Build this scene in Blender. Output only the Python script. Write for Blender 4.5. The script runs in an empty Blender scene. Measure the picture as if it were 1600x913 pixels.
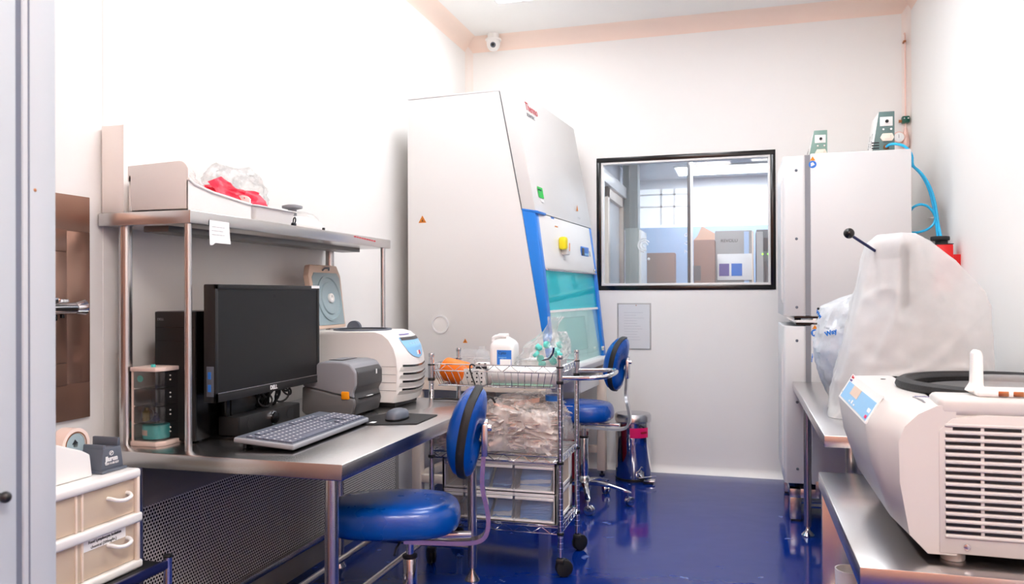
import bpy, bmesh, math, random
from mathutils import Matrix, Vector, noise
random.seed(7)
PI = math.pi
S = bpy.context.scene
C = S.collection

# ------------------------------------------------------------------ camera, world, exposure
cam_d = bpy.data.cameras.new('camera')
cam = bpy.data.objects.new('camera', cam_d); C.objects.link(cam)
cam_d.sensor_width = 36.0
cam_d.lens = 1240 / 1600 * 36
cam_d.clip_start = 0.02
yaw, pit, rol = 0.2811, 0.0029, -0.00368
_f = Vector((-math.sin(yaw) * math.cos(pit), math.cos(yaw) * math.cos(pit), math.sin(pit)))
_r = Vector((math.cos(yaw), math.sin(yaw), 0)); _u = _r.cross(_f)
_r2 = math.cos(rol) * _r + math.sin(rol) * _u; _u2 = -math.sin(rol) * _r + math.cos(rol) * _u
cam.matrix_world = Matrix(((_r2.x, _u2.x, -_f.x, 0), (_r2.y, _u2.y, -_f.y, 0), (_r2.z, _u2.z, -_f.z, 1.3), (0, 0, 0, 1)))
cam_d.dof.use_dof = True; cam_d.dof.focus_distance = 3.3; cam_d.dof.aperture_fstop = 6.3
S.camera = cam
S.view_settings.view_transform = 'Standard'; S.view_settings.look = 'None'
S.view_settings.gamma = 1; S.view_settings.use_curve_mapping = False
S.view_settings.exposure = 1.5
W = bpy.data.worlds.new('world'); S.world = W; W.use_nodes = True
W.node_tree.nodes['Background'].inputs[0].default_value = (0.9, 0.92, 1.0, 1)
W.node_tree.nodes['Background'].inputs[1].default_value = 0.4
PANEL_POWER = 5.4
ADDED_FILL_POWER = 10.5
NEXT_ROOM_POWER = 5.0
try:
    S.cycles.max_bounces = 10; S.cycles.transparent_max_bounces = 24; S.cycles.diffuse_bounces = 5
    S.cycles.glossy_bounces = 5; S.cycles.transmission_bounces = 6
    S.cycles.caustics_reflective = False; S.cycles.caustics_refractive = False
    S.cycles.use_denoising = True; S.cycles.sample_clamp_indirect = 6
except Exception:
    pass

# ------------------------------------------------------------------ materials
def lin(c):
    return tuple(((v / 255) / 12.92 if v / 255 <= 0.04045 else ((v / 255 + 0.055) / 1.055) ** 2.4) for v in c) + (1,)

def mat(name, rgb, rough=0.5, metal=0.0, spec=0.5, coat=0.0, bump=0.0, bscale=60, var=0.0, vscale=8, emit=0.0, sss=0.0):
    m = bpy.data.materials.new(name); m.use_nodes = True
    nt = m.node_tree; b = nt.nodes['Principled BSDF']; L = nt.links
    col = lin(rgb)
    b.inputs['Base Color'].default_value = col
    b.inputs['Roughness'].default_value = rough; b.inputs['Metallic'].default_value = metal
    b.inputs['Specular IOR Level'].default_value = spec; b.inputs['Coat Weight'].default_value = coat
    b.inputs['Coat Roughness'].default_value = 0.05
    if emit: b.inputs['Emission Color'].default_value = col; b.inputs['Emission Strength'].default_value = emit
    if sss: b.inputs['Subsurface Weight'].default_value = sss; b.inputs['Subsurface Radius'].default_value = (.02, .02, .02)
    tc = nt.nodes.new('ShaderNodeTexCoord')
    n = nt.nodes.new('ShaderNodeTexNoise'); n.inputs['Scale'].default_value = vscale; n.inputs['Detail'].default_value = 4
    L.new(tc.outputs['Object'], n.inputs['Vector'])
    r = nt.nodes.new('ShaderNodeMapRange'); r.inputs[3].default_value = max(rough * .88, 0.02); r.inputs[4].default_value = min(rough * 1.12, 1)
    L.new(n.outputs['Fac'], r.inputs[0]); L.new(r.outputs[0], b.inputs['Roughness'])
    if var:
        mx = nt.nodes.new('ShaderNodeMix'); mx.data_type = 'RGBA'
        mx.inputs[6].default_value = tuple(v * (1 - var) for v in col[:3]) + (1,)
        mx.inputs[7].default_value = tuple(min(v * (1 + var), 1) for v in col[:3]) + (1,)
        L.new(n.outputs['Fac'], mx.inputs[0]); L.new(mx.outputs[2], b.inputs['Base Color'])
    if bump:
        n2 = nt.nodes.new('ShaderNodeTexNoise'); n2.inputs['Scale'].default_value = bscale
        L.new(tc.outputs['Object'], n2.inputs['Vector'])
        bp = nt.nodes.new('ShaderNodeBump'); bp.inputs['Strength'].default_value = bump; bp.inputs['Distance'].default_value = 0.01
        L.new(n2.outputs['Fac'], bp.inputs['Height']); L.new(bp.outputs['Normal'], b.inputs['Normal'])
    return m

def brushed(name, rgb, rough, axis, strength=0.05):
    m = mat(name, rgb, rough, 1.0)
    nt = m.node_tree; b = nt.nodes['Principled BSDF']; L = nt.links
    tc = nt.nodes.new('ShaderNodeTexCoord'); mp = nt.nodes.new('ShaderNodeMapping')
    sc = [260, 260, 260]; sc[axis] = 2.5
    mp.inputs['Scale'].default_value = sc
    n = nt.nodes.new('ShaderNodeTexNoise'); n.inputs['Scale'].default_value = 1; n.inputs['Detail'].default_value = 2
    L.new(tc.outputs['Object'], mp.inputs['Vector']); L.new(mp.outputs[0], n.inputs['Vector'])
    r = nt.nodes.new('ShaderNodeMapRange'); r.inputs[3].default_value = rough * .98; r.inputs[4].default_value = rough * 1.02
    L.new(n.outputs['Fac'], r.inputs[0]); L.new(r.outputs[0], b.inputs['Roughness'])
    return m

def film(name, rgb, alpha, rough=0.25, gloss=0.12, tint=(1, 1, 1), trans=0.4, noise_a=0.0, nscale=20, bump=0.0, fres=0.5):
    """thin plastic film or sheet: clear, milky and shiny in given shares"""
    m = bpy.data.materials.new(name); m.use_nodes = True
    nt = m.node_tree; L = nt.links; nt.nodes.clear()
    out = nt.nodes.new('ShaderNodeOutputMaterial')
    tr = nt.nodes.new('ShaderNodeBsdfTransparent'); tr.inputs[0].default_value = tint + (1,)
    df = nt.nodes.new('ShaderNodeBsdfDiffuse'); df.inputs[0].default_value = lin(rgb)
    tl = nt.nodes.new('ShaderNodeBsdfTranslucent'); tl.inputs[0].default_value = lin(rgb)
    gl = nt.nodes.new('ShaderNodeBsdfGlossy'); gl.inputs['Roughness'].default_value = rough; gl.inputs[0].default_value = (1, 1, 1, 1)
    m1 = nt.nodes.new('ShaderNodeMixShader'); m1.inputs[0].default_value = trans
    L.new(df.outputs[0], m1.inputs[1]); L.new(tl.outputs[0], m1.inputs[2])
    m2 = nt.nodes.new('ShaderNodeMixShader'); m2.inputs[0].default_value = alpha
    L.new(tr.outputs[0], m2.inputs[1]); L.new(m1.outputs[0], m2.inputs[2])
    fr = nt.nodes.new('ShaderNodeLayerWeight'); fr.inputs[0].default_value = 0.35
    mm = nt.nodes.new('ShaderNodeMath'); mm.operation = 'MULTIPLY_ADD'; mm.inputs[1].default_value = fres; mm.inputs[2].default_value = gloss
    mm.use_clamp = True
    L.new(fr.outputs['Fresnel'], mm.inputs[0])
    m3 = nt.nodes.new('ShaderNodeMixShader'); L.new(mm.outputs[0], m3.inputs[0])
    L.new(m2.outputs[0], m3.inputs[1]); L.new(gl.outputs[0], m3.inputs[2])
    L.new(m3.outputs[0], out.inputs[0])
    tc = nt.nodes.new('ShaderNodeTexCoord'); n = nt.nodes.new('ShaderNodeTexNoise'); n.inputs['Scale'].default_value = nscale
    n.inputs['Detail'].default_value = 5
    L.new(tc.outputs['Object'], n.inputs['Vector'])
    if noise_a:
        r = nt.nodes.new('ShaderNodeMapRange'); r.inputs[1].default_value = .3; r.inputs[2].default_value = .7
        r.inputs[3].default_value = max(alpha - noise_a, 0); r.inputs[4].default_value = min(alpha + noise_a, 1)
        L.new(n.outputs['Fac'], r.inputs[0]); L.new(r.outputs[0], m2.inputs[0])
    if bump:
        bp = nt.nodes.new('ShaderNodeBump'); bp.inputs['Strength'].default_value = bump; bp.inputs['Distance'].default_value = 0.01
        L.new(n.outputs['Fac'], bp.inputs['Height'])
        for s in (df, gl): L.new(bp.outputs['Normal'], s.inputs['Normal'])
    return m

M = {}
M['wall'] = mat('wall_paint', (246, 244, 241), .55, spec=.3, var=.01)
M['ceil'] = mat('ceiling_paint', (246, 244, 240), .7, spec=.2, var=.01)
M['cove'] = mat('cove_trim', (250, 228, 214), .5)
M['cove2'] = mat('corner_cove_trim', (248, 238, 231), .5)
M['bouncewall'] = mat('salmon_bounce_wall', (220, 160, 132), .7)  # salmon put on unseen wall faces to throw warm light onto the steel
M['steel'] = brushed('brushed_steel', (205, 203, 202), .27, 1)
M['steelx'] = brushed('brushed_steel_cross', (205, 203, 202), .27, 0)
M['steelz'] = brushed('brushed_steel_upright', (200, 198, 198), .25, 2)
M['darksteel'] = brushed('dark_steel', (120, 119, 118), .42, 1)
M['chrome'] = mat('chrome', (225, 225, 228), .08, 1.0)
M['polished'] = mat('polished_steel', (215, 215, 218), .06, 1.0)
M['satin'] = mat('satin_chrome', (200, 200, 205), .22, 1.0)
M['black'] = mat('black_plastic', (22, 22, 23), .45, var=.1)
M['gloss_black'] = mat('gloss_black_plastic', (10, 10, 11), .2)
M['screen'] = mat('screen_panel', (22, 23, 24), .36, spec=.35)
M['rubber'] = mat('black_rubber', (20, 20, 22), .6, bump=.1, bscale=200)
M['white_pl'] = mat('white_plastic', (242, 240, 237), .35, var=.01)
M['cream_pl'] = mat('cream_plastic', (243, 226, 210), .4)
M['pink_pl'] = mat('pale_pink_plastic', (252, 228, 216), .4)
M['powder'] = mat('white_powder_coat', (232, 231, 229), .4, bump=.05, bscale=400)
M['powder2'] = mat('grey_white_powder_coat', (222, 222, 222), .38, bump=.05, bscale=400)
M['blue_frame'] = mat('blue_painted_metal', (20, 128, 226), .35)
M['blue_vinyl'] = mat('blue_vinyl', (0, 76, 168), .28, coat=.25, bump=.06, bscale=300)
M['lightblue'] = mat('light_blue_label', (140, 196, 236), .4)
M['labelblue'] = mat('blue_label', (44, 122, 214), .45)
M['paper'] = mat('paper', (245, 245, 244), .8)
M['ink'] = mat('black_ink', (30, 30, 34), .7)
M['greyink'] = mat('grey_ink', (120, 122, 128), .7)
M['whiteink'] = mat('white_ink', (240, 240, 240), .6)
M['redink'] = mat('red_ink', (214, 60, 74), .6)
M['purpleink'] = mat('violet_ink', (112, 104, 168), .6)
M['orange'] = mat('orange_plastic', (255, 122, 10), .4)
M['warn'] = mat('orange_warning_film', (238, 140, 24), .5)
M['yellow'] = mat('yellow_plastic', (240, 222, 20), .4)
M['amber'] = mat('amber_button', (252, 160, 22), .35)
M['green'] = mat('green_label', (24, 200, 70), .5)
M['pinklabel'] = mat('magenta_tape', (232, 18, 104), .45)
M['red'] = mat('red_enamel', (226, 16, 20), .35)
M['darkred'] = mat('dark_red_plastic', (150, 12, 30), .4)
M['gauge_green'] = mat('grey_green_paint', (98, 124, 122), .45)
M['gauge_green2'] = mat('sage_green_paint', (124, 156, 145), .45)
M['valve_green'] = mat('dark_green_enamel', (12, 92, 74), .35)
M['copper'] = mat('pink_copper_tube', (240, 202, 190), .4, .2)
M['brass'] = mat('brass', (190, 130, 90), .3, 1.0)
M['printer'] = mat('mid_grey_plastic', (140, 142, 148), .5, bump=.04, bscale=500)
M['printer_low'] = mat('taupe_grey_plastic', (108, 108, 109), .5, bump=.04, bscale=500)
M['printer_dark'] = mat('dark_grey_plastic', (66, 66, 68), .5)
M['slate'] = mat('slate_plastic', (94, 101, 113), .45)
M['keygrey'] = mat('keyboard_grey', (104, 108, 122), .5)
M['keyedge'] = mat('keyboard_edge', (158, 161, 168), .45)
M['keycap'] = mat('key_cap', (104, 108, 124), .45)
M['lidgrey'] = mat('lid_lining', (158, 178, 184), .45)
M['beige'] = mat('beige_plastic', (226, 200, 180), .45)
M['beigebox'] = mat('cream_card', (252, 247, 242), .7)
M['teal'] = mat('teal_card', (90, 216, 216), .6)
M['mint'] = mat('mint_cap', (110, 226, 214), .4)
M['tubeblue'] = mat('blue_tubing', (40, 184, 236), .25)
M['darkblue'] = mat('dark_blue_rod', (24, 32, 84), .3, .3)
M['olive'] = mat('olive_plastic', (126, 110, 50), .5)
M['magenta'] = film('red_bag_film', (240, 20, 66), .94, .3, .03, (1, .5, .6), .3, .05, 30, .4, fres=.15)
M['smoke'] = film('smoky_clear_plastic', (80, 80, 80), .18, .1, .04, (.86, .86, .86), .2, fres=.2)
M['clear'] = film('clear_plastic', (240, 238, 232), .10, .1, .03)
M['frost'] = film('frosted_plastic', (246, 246, 246), .15, .3, .02, (1, 1, 1), .5, fres=.10)
M['creamclear'] = film('cream_clear_plastic', (255, 238, 216), .62, .2, .03, (1, .97, .92), .25, fres=.1)
M['cover'] = film('white_dust_cover_film', (250, 250, 250), .66, .35, .03, (1, 1, 1), .4, .05, 7, .5, fres=.2)
M['bagblue'] = film('blue_white_bag_film', (248, 251, 253), .80, .25, .04, (.95, .98, 1), .5, .14, 14, .5, fres=.2)
M['bagclear'] = film('clear_bag_film', (245, 244, 242), .16, .18, .05, (1, 1, 1), .5, .12, 26, .8)
M['bagwhite'] = film('crumpled_bag_film', (255, 250, 247), .24, .22, .03, (1, 1, 1), .25, .2, 14, .6, fres=.12)
M['wrap'] = film('paper_wrap', (255, 246, 240), .97, .4, .02, (1, 1, 1), .3, fres=.05)
M['wrap2'] = mat('wrap_print', (226, 184, 168), .6)
M['casing'] = mat('centrifuge_casing', (206, 205, 203), .38, var=.01)
M['jug'] = mat('white_jug_plastic', (244, 244, 243), .35, sss=.1)
M['greenglass'] = film('pale_green_glass', (206, 232, 228), .22, .03, .02, (.86, .97, .95), .2, fres=.3)
M['tealglass'] = film('teal_glass', (56, 200, 214), .5, .03, .02, (.42, .94, .97), .2, fres=.3)
M['roomglass'] = film('window_glass', (225, 228, 232), .05, .02, .01, (.97, .98, .98), .1, fres=.12)
M['cardboard'] = mat('brown_cardboard', (150, 122, 112), .8, var=.05)
M['cardboard2'] = mat('tan_cardboard', (214, 178, 158), .8)
M['nextgrey'] = mat('grey_green_panel', (150, 158, 155), .6)
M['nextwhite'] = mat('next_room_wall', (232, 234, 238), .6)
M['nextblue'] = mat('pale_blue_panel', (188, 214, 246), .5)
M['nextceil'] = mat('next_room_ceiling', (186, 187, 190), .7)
M['fridge'] = mat('grey_appliance', (168, 168, 166), .5)
M['fridgedark'] = mat('dark_appliance', (84, 88, 90), .4)
M['led'] = mat('green_led', (120, 255, 40), .5, emit=3)
M['lamp'] = mat('lamp_diffuser', (248, 251, 255), .5, emit=PANEL_POWER)
M['lampfill'] = mat('added_fill_diffuser', (255, 246, 240), .5, emit=ADDED_FILL_POWER)
M['lampnext'] = mat('next_lamp_diffuser', (240, 246, 255), .5, emit=NEXT_ROOM_POWER)
M['glow_window'] = mat('bright_window', (236, 240, 248), .5, emit=.25)
M['doorgrey'] = mat('door_panel', (188, 197, 204), .45)
M['gasket'] = mat('grey_gasket', (110, 118, 134), .5)

def floor_mat():
    m = mat('blue_epoxy', (4, 40, 122), .1, spec=.5, coat=.0)
    nt = m.node_tree; b = nt.nodes['Principled BSDF']; L = nt.links
    tc = nt.nodes.new('ShaderNodeTexCoord')
    v = nt.nodes.new('ShaderNodeTexVoronoi'); v.inputs['Scale'].default_value = 7; v.inputs['Randomness'].default_value = 1
    n = nt.nodes.new('ShaderNodeTexNoise'); n.inputs['Scale'].default_value = 30
    mxv = nt.nodes.new('ShaderNodeMix'); mxv.data_type = 'RGBA'; mxv.inputs[0].default_value = .09
    L.new(tc.outputs['Object'], n.inputs['Vector']); L.new(tc.outputs['Object'], mxv.inputs[6]); L.new(n.outputs['Color'], mxv.inputs[7])
    L.new(mxv.outputs[2], v.inputs['Vector'])
    lt = nt.nodes.new('ShaderNodeMapRange'); lt.inputs[1].default_value = .14; lt.inputs[2].default_value = .08
    L.new(v.outputs['Distance'], lt.inputs[0])
    wn = nt.nodes.new('ShaderNodeSeparateColor'); L.new(v.outputs['Color'], wn.inputs[0])
    gt = nt.nodes.new('ShaderNodeMath'); gt.operation = 'GREATER_THAN'; gt.inputs[1].default_value = .55
    L.new(wn.outputs[0], gt.inputs[0])
    mu = nt.nodes.new('ShaderNodeMath'); mu.operation = 'MULTIPLY'; L.new(lt.outputs[0], mu.inputs[0]); L.new(gt.outputs[0], mu.inputs[1])
    mu2 = nt.nodes.new('ShaderNodeMath'); mu2.operation = 'MULTIPLY'; mu2.inputs[1].default_value = .5; L.new(mu.outputs[0], mu2.inputs[0])
    mx = nt.nodes.new('ShaderNodeMix'); mx.data_type = 'RGBA'
    mx.inputs[6].default_value = lin((4, 40, 122)); mx.inputs[7].default_value = lin((150, 170, 215))
    L.new(mu2.outputs[0], mx.inputs[0]); L.new(mx.outputs[2], b.inputs['Base Color'])
    n3 = nt.nodes.new('ShaderNodeTexNoise'); n3.inputs['Scale'].default_value = 5
    L.new(tc.outputs['Object'], n3.inputs['Vector'])
    bp = nt.nodes.new('ShaderNodeBump'); bp.inputs['Strength'].default_value = .06; bp.inputs['Distance'].default_value = .02
    L.new(n3.outputs['Fac'], bp.inputs['Height']); L.new(bp.outputs['Normal'], b.inputs['Normal'])
    return m
M['floor'] = floor_mat()

def perforated_mat(pitch=0.014, rad=0.33):
    m = mat('perforated_steel', (150, 149, 148), .38, .85)
    nt = m.node_tree; b = nt.nodes['Principled BSDF']; L = nt.links
    tc = nt.nodes.new('ShaderNodeTexCoord'); sx = nt.nodes.new('ShaderNodeSeparateXYZ'); L.new(tc.outputs['Object'], sx.inputs[0])
    def mth(op, a, bb=None):
        n = nt.nodes.new('ShaderNodeMath'); n.operation = op
        for i, v in enumerate((a, bb)):
            if v is None: continue
            if isinstance(v, (int, float)): n.inputs[i].default_value = v
            else: L.new(v, n.inputs[i])
        return n.outputs[0]
    def lattice(off):
        a = mth('ADD', mth('DIVIDE', sx.outputs[1], pitch), off); c = mth('ADD', mth('DIVIDE', sx.outputs[2], pitch * 1.732), off)
        fa = mth('SUBTRACT', mth('FRACT', mth('ADD', a, 100)), .5); fc = mth('MULTIPLY', mth('SUBTRACT', mth('FRACT', mth('ADD', c, 100)), .5), 1.732)
        return mth('SQRT', mth('ADD', mth('MULTIPLY', fa, fa), mth('MULTIPLY', fc, fc)))
    d = mth('MINIMUM', lattice(0), lattice(.5))
    mr = nt.nodes.new('ShaderNodeMapRange'); mr.inputs[1].default_value = rad - .03; mr.inputs[2].default_value = rad + .03
    L.new(d, mr.inputs[0])
    mx = nt.nodes.new('ShaderNodeMix'); mx.data_type = 'RGBA'
    mx.inputs[6].default_value = lin((12, 12, 13)); mx.inputs[7].default_value = lin((222, 217, 212)); L.new(mr.outputs[0], mx.inputs[0])
    L.new(mx.outputs[2], b.inputs['Base Color'])
    m2 = mth('MULTIPLY', mr.outputs[0], .0); L.new(m2, b.inputs['Metallic'])
    sp = mth('MULTIPLY', mr.outputs[0], .25); L.new(sp, b.inputs['Specular IOR Level'])
    return m
M['perf'] = perforated_mat()
M['reflection_steel'] = mat('steel_painted_warm_reflection', (176, 142, 126), .34, .9)  # plain stainless steel; its warm reflection is put into the base colour
M['ductgrey'] = mat('duct_grey_paint', (140, 137, 134), .6, 0, .25)

# ------------------------------------------------------------------ mesh building
class MB:
    def __init__(s): s.bm = bmesh.new()
    def _add(s, t):
        me = bpy.data.meshes.new('tmp'); t.to_mesh(me); t.free(); s.bm.from_mesh(me); bpy.data.meshes.remove(me); return s
    def box(s, lo, hi, bev=0.0, seg=2, mtx=None):
        t = bmesh.new(); bmesh.ops.create_cube(t, size=1)
        for v in t.verts: v.co = Vector([(a + b) / 2 + c * (b - a) for a, b, c in zip(lo, hi, v.co)])
        if bev: bmesh.ops.bevel(t, geom=t.edges[:], offset=bev, segments=seg, affect='EDGES', clamp_overlap=True, profile=.5)
        if mtx: bmesh.ops.transform(t, matrix=mtx, verts=t.verts[:])
        return s._add(t)
    def cyl(s, p0, p1, r, r2=None, n=20, bev=0.0):
        p0, p1 = Vector(p0), Vector(p1); d = p1 - p0
        t = bmesh.new(); bmesh.ops.create_cone(t, cap_ends=True, segments=n, radius1=r, radius2=r if r2 is None else r2, depth=d.length)
        if bev:
            es = [e for e in t.edges if all(abs(abs(v.co.z) - d.length / 2) < 1e-6 for v in e.verts) and e.verts[0].co.z * e.verts[1].co.z > 0]
            bmesh.ops.bevel(t, geom=es, offset=bev, segments=2, affect='EDGES', clamp_overlap=True, profile=.5)
        q = Vector((0, 0, 1)).rotation_difference(d.normalized()).to_matrix().to_4x4()
        bmesh.ops.transform(t, matrix=Matrix.Translation((p0 + p1) / 2) @ q, verts=t.verts[:])
        return s._add(t)
    def ball(s, c, r, sc=(1, 1, 1), u=20, v=12):
        t = bmesh.new(); bmesh.ops.create_uvsphere(t, u_segments=u, v_segments=v, radius=r)
        for q in t.verts: q.co = Vector((q.co.x * sc[0], q.co.y * sc[1], q.co.z * sc[2])) + Vector(c)
        return s._add(t)
    def tube(s, pts, r, n=8, closed=False, smooth=0):
        P = [Vector(p) for p in pts]
        for _ in range(smooth):
            Q = []
            rng = range(len(P) if closed else len(P) - 1)
            if not closed: Q.append(P[0])
            for i in rng:
                a, b = P[i], P[(i + 1) % len(P)]
                Q += [a * .75 + b * .25, a * .25 + b * .75]
            if not closed: Q.append(P[-1])
            P = Q
        t = bmesh.new(); rings = []; up = None; N = len(P)
        for i, p in enumerate(P):
            a = P[(i - 1) % N] if (closed or i > 0) else p; b = P[(i + 1) % N] if (closed or i < N - 1) else p
            tg = (b - a).normalized()
            if up is None: up = tg.orthogonal().normalized()
            up = (up - tg * up.dot(tg)); up = up.normalized() if up.length > 1e-6 else tg.orthogonal().normalized()
            w = tg.cross(up)
            rings.append([t.verts.new(p + r * (math.cos(2 * PI * k / n) * up + math.sin(2 * PI * k / n) * w)) for k in range(n)])
        for i in range(N if closed else N - 1):
            A, B = rings[i], rings[(i + 1) % N]
            for k in range(n): t.faces.new((A[k], A[(k + 1) % n], B[(k + 1) % n], B[k]))
        if not closed: t.faces.new(rings[0][::-1]); t.faces.new(rings[-1])
        bmesh.ops.recalc_face_normals(t, faces=t.faces[:])
        return s._add(t)
    def prism(s, poly, axis, a, b, bev=0.0, seg=2):
        """poly: 2-D outline in the two axes other than `axis`; swept from a to b"""
        t = bmesh.new()
        def mk(p, w):
            return {0: (w, p[0], p[1]), 1: (p[0], w, p[1]), 2: (p[0], p[1], w)}[axis]
        A = [t.verts.new(mk(p, a)) for p in poly]; B = [t.verts.new(mk(p, b)) for p in poly]
        n = len(poly)
        t.faces.new(A); t.faces.new(B[::-1])
        for i in range(n): t.faces.new((A[i], B[i], B[(i + 1) % n], A[(i + 1) % n]))
        bmesh.ops.recalc_face_normals(t, faces=t.faces[:])
        if bev:
            bmesh.ops.bevel(t, geom=t.edges[:], offset=bev, segments=seg, affect='EDGES', clamp_overlap=True, profile=.5)
        return s._add(t)
    def lathe(s, prof, c, n=32, axis=2, mtx=None):
        t = bmesh.new(); rings = []
        for r, z in prof:
            rings.append([t.verts.new((max(r, 1e-5) * math.cos(2 * PI * k / n), max(r, 1e-5) * math.sin(2 * PI * k / n), z)) for k in range(n)])
        for A, B in zip(rings, rings[1:]):
            for k in range(n): t.faces.new((A[k], A[(k + 1) % n], B[(k + 1) % n], B[k]))
        bmesh.ops.remove_doubles(t, verts=t.verts[:], dist=1e-4)
        bmesh.ops.recalc_face_normals(t, faces=t.faces[:])
        R = {2: Matrix.Identity(4), 0: Matrix.Rotation(PI / 2, 4, 'Y'), 1: Matrix.Rotation(-PI / 2, 4, 'X')}[axis]
        bmesh.ops.transform(t, matrix=(mtx or Matrix.Translation(c) @ R), verts=t.verts[:])
        return s._add(t)
    def loft(s, rings, cap=True):
        t = bmesh.new(); R = [[t.verts.new(p) for p in r] for r in rings]; n = len(R[0])
        for A, B in zip(R, R[1:]):
            for k in range(n): t.faces.new((A[k], A[(k + 1) % n], B[(k + 1) % n], B[k]))
        if cap: t.faces.new(R[0][::-1]); t.faces.new(R[-1])
        bmesh.ops.recalc_face_normals(t, faces=t.faces[:])
        return s._add(t)
    def grid(s, f, nu, nv):
        t = bmesh.new(); V = [[t.verts.new(f(i / nu, j / nv)) for j in range(nv + 1)] for i in range(nu + 1)]
        for i in range(nu):
            for j in range(nv): t.faces.new((V[i][j], V[i + 1][j], V[i + 1][j + 1], V[i][j + 1]))
        return s._add(t)
    def mesh(s, name, angle=35):
        me = bpy.data.meshes.new(name); s.bm.to_mesh(me); s.bm.free()
        me.shade_smooth(); me.set_sharp_from_angle(angle=math.radians(angle))
        return me

MW = {}
def obj(name, mb, m, parent=None, local=False, angle=35):
    """one mesh object; geometry given in world coordinates unless local"""
    me = mb.mesh(name, angle) if isinstance(mb, MB) else mb
    o = bpy.data.objects.new(name, me); C.objects.link(o)
    me.materials.clear(); me.materials.append(M[m] if isinstance(m, str) else m)
    w = Matrix.Identity(4)
    if parent is not None:
        o.parent = parent; w = MW.get(parent.name, Matrix.Identity(4))
        if not local: me.transform(w.inverted())
    MW[o.name] = w
    return o
def thing(name, label, cat, loc=(0, 0, 0), rz=0.0, group=None):
    o = bpy.data.objects.new(name, None); C.objects.link(o); o.empty_display_size = .05
    o.location = loc; o.rotation_euler = (0, 0, rz)
    MW[o.name] = Matrix.Translation(loc) @ Matrix.Rotation(rz, 4, 'Z')
    return tag(o, label, cat, group)
def tag(o, label, cat, group=None, kind=None):
    o['label'] = label; o['category'] = cat
    if group: o['group'] = group
    if kind: o['kind'] = kind
    return o
def struct(name, mb, m, parent=None):
    o = obj(name, mb, m, parent)
    if parent is None: o['kind'] = 'structure'
    return o
def single(name, mb, m, label, cat, group=None):
    """a thing that is one mesh: its origin goes to the middle of its base"""
    me = mb.mesh(name)
    xs = [v.co for v in me.vertices]
    c = Vector(((min(v.x for v in xs) + max(v.x for v in xs)) / 2, (min(v.y for v in xs) + max(v.y for v in xs)) / 2, min(v.z for v in xs)))
    me.transform(Matrix.Translation(-c))
    o = obj(name, me, m, None); o.location = c; MW[o.name] = Matrix.Translation(c)
    return tag(o, label, cat, group)
def text(body, size, m, parent, mtx, name='lettering', depth=.0006, align='LEFT', local=False, bold=0.0, width=None):
    cu = bpy.data.curves.new('lettering', 'FONT'); cu.body = body; cu.size = size; cu.extrude = depth; cu.align_x = align; cu.offset = bold
    cu.resolution_u = 3
    o = bpy.data.objects.new('tmp_text', cu); C.objects.link(o)
    dg = bpy.context.evaluated_depsgraph_get(); dg.update()
    me = bpy.data.meshes.new_from_object(o.evaluated_get(dg)); bpy.data.objects.remove(o)
    if width and len(me.vertices):
        xs = [v.co.x for v in me.vertices]; k = width / max(max(xs) - min(xs), 1e-6); me.transform(Matrix.Diagonal((k, k, 1, 1)))
    me.transform(mtx)
    return obj(name, me, m, parent, local)
def frame_mtx(origin, xdir, ydir):
    x = Vector(xdir).normalized(); y = Vector(ydir); y = (y - x * y.dot(x)).normalized(); z = x.cross(y)
    return Matrix(((x.x, y.x, z.x, origin[0]), (x.y, y.y, z.y, origin[1]), (x.z, y.z, z.z, origin[2]), (0, 0, 0, 1)))
def rrect(w, h, r, n=5, cx=0, cy=0):
    P = []
    for sx, sy, a0 in ((1, 1, 0), (-1, 1, 90), (-1, -1, 180), (1, -1, 270)):
        for k in range(n + 1):
            a = math.radians(a0 + 90 * k / n); P.append((cx + sx * (w / 2 - r) + r * math.cos(a), cy + sy * (h / 2 - r) + r * math.sin(a)))
    return P
def superell(a, b, e, n=48):
    P = []
    for k in range(n):
        t = 2 * PI * k / n; c, s = math.cos(t), math.sin(t)
        P.append((a * abs(c) ** (2 / e) * (1 if c >= 0 else -1), b * abs(s) ** (2 / e) * (1 if s >= 0 else -1)))
    return P
def nz(p, sc, off=0): return noise.noise(Vector(p) * sc + Vector((off, off * 1.7, off * .3)))

XL, XR, YB, YF, ZC = -2.06, 1.10, 5.888, -1.6, 3.29

# ------------------------------------------------------------------ the room
struct('floor', MB().box((XL - .1, YF - .1, -.1), (XR + .1, YB + .1, 0)), 'floor')
struct('ceiling', MB().box((XL - .1, YF - .1, ZC), (XR + .1, YB + .1, ZC + .1)), 'ceil')
struct('wall_left', MB().box((XL - .1, YF, 0), (XL, YB + .1, ZC)), 'wall')
struct('wall_right', MB().box((XR, YF, 0), (XR + .1, YB + .1, ZC)), 'wall')
wx0, wx1, wz0, wz1 = -1.037, .236, 1.327, 2.315
wb = MB().box((XL, YB, 0), (wx0, YB + .1, ZC)).box((wx1, YB, 0), (XR, YB + .1, ZC)).box((wx0, YB, 0), (wx1, YB + .1, wz0)).box((wx0, YB, wz1), (wx1, YB + .1, ZC))
struct('wall_back', wb, 'wall')
struct('wall_front', MB().box((XL, YF - .1, 0), (XR, YF, ZC)), 'bouncewall')  # behind the camera; coloured salmon for warm bounce and reflections
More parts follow.
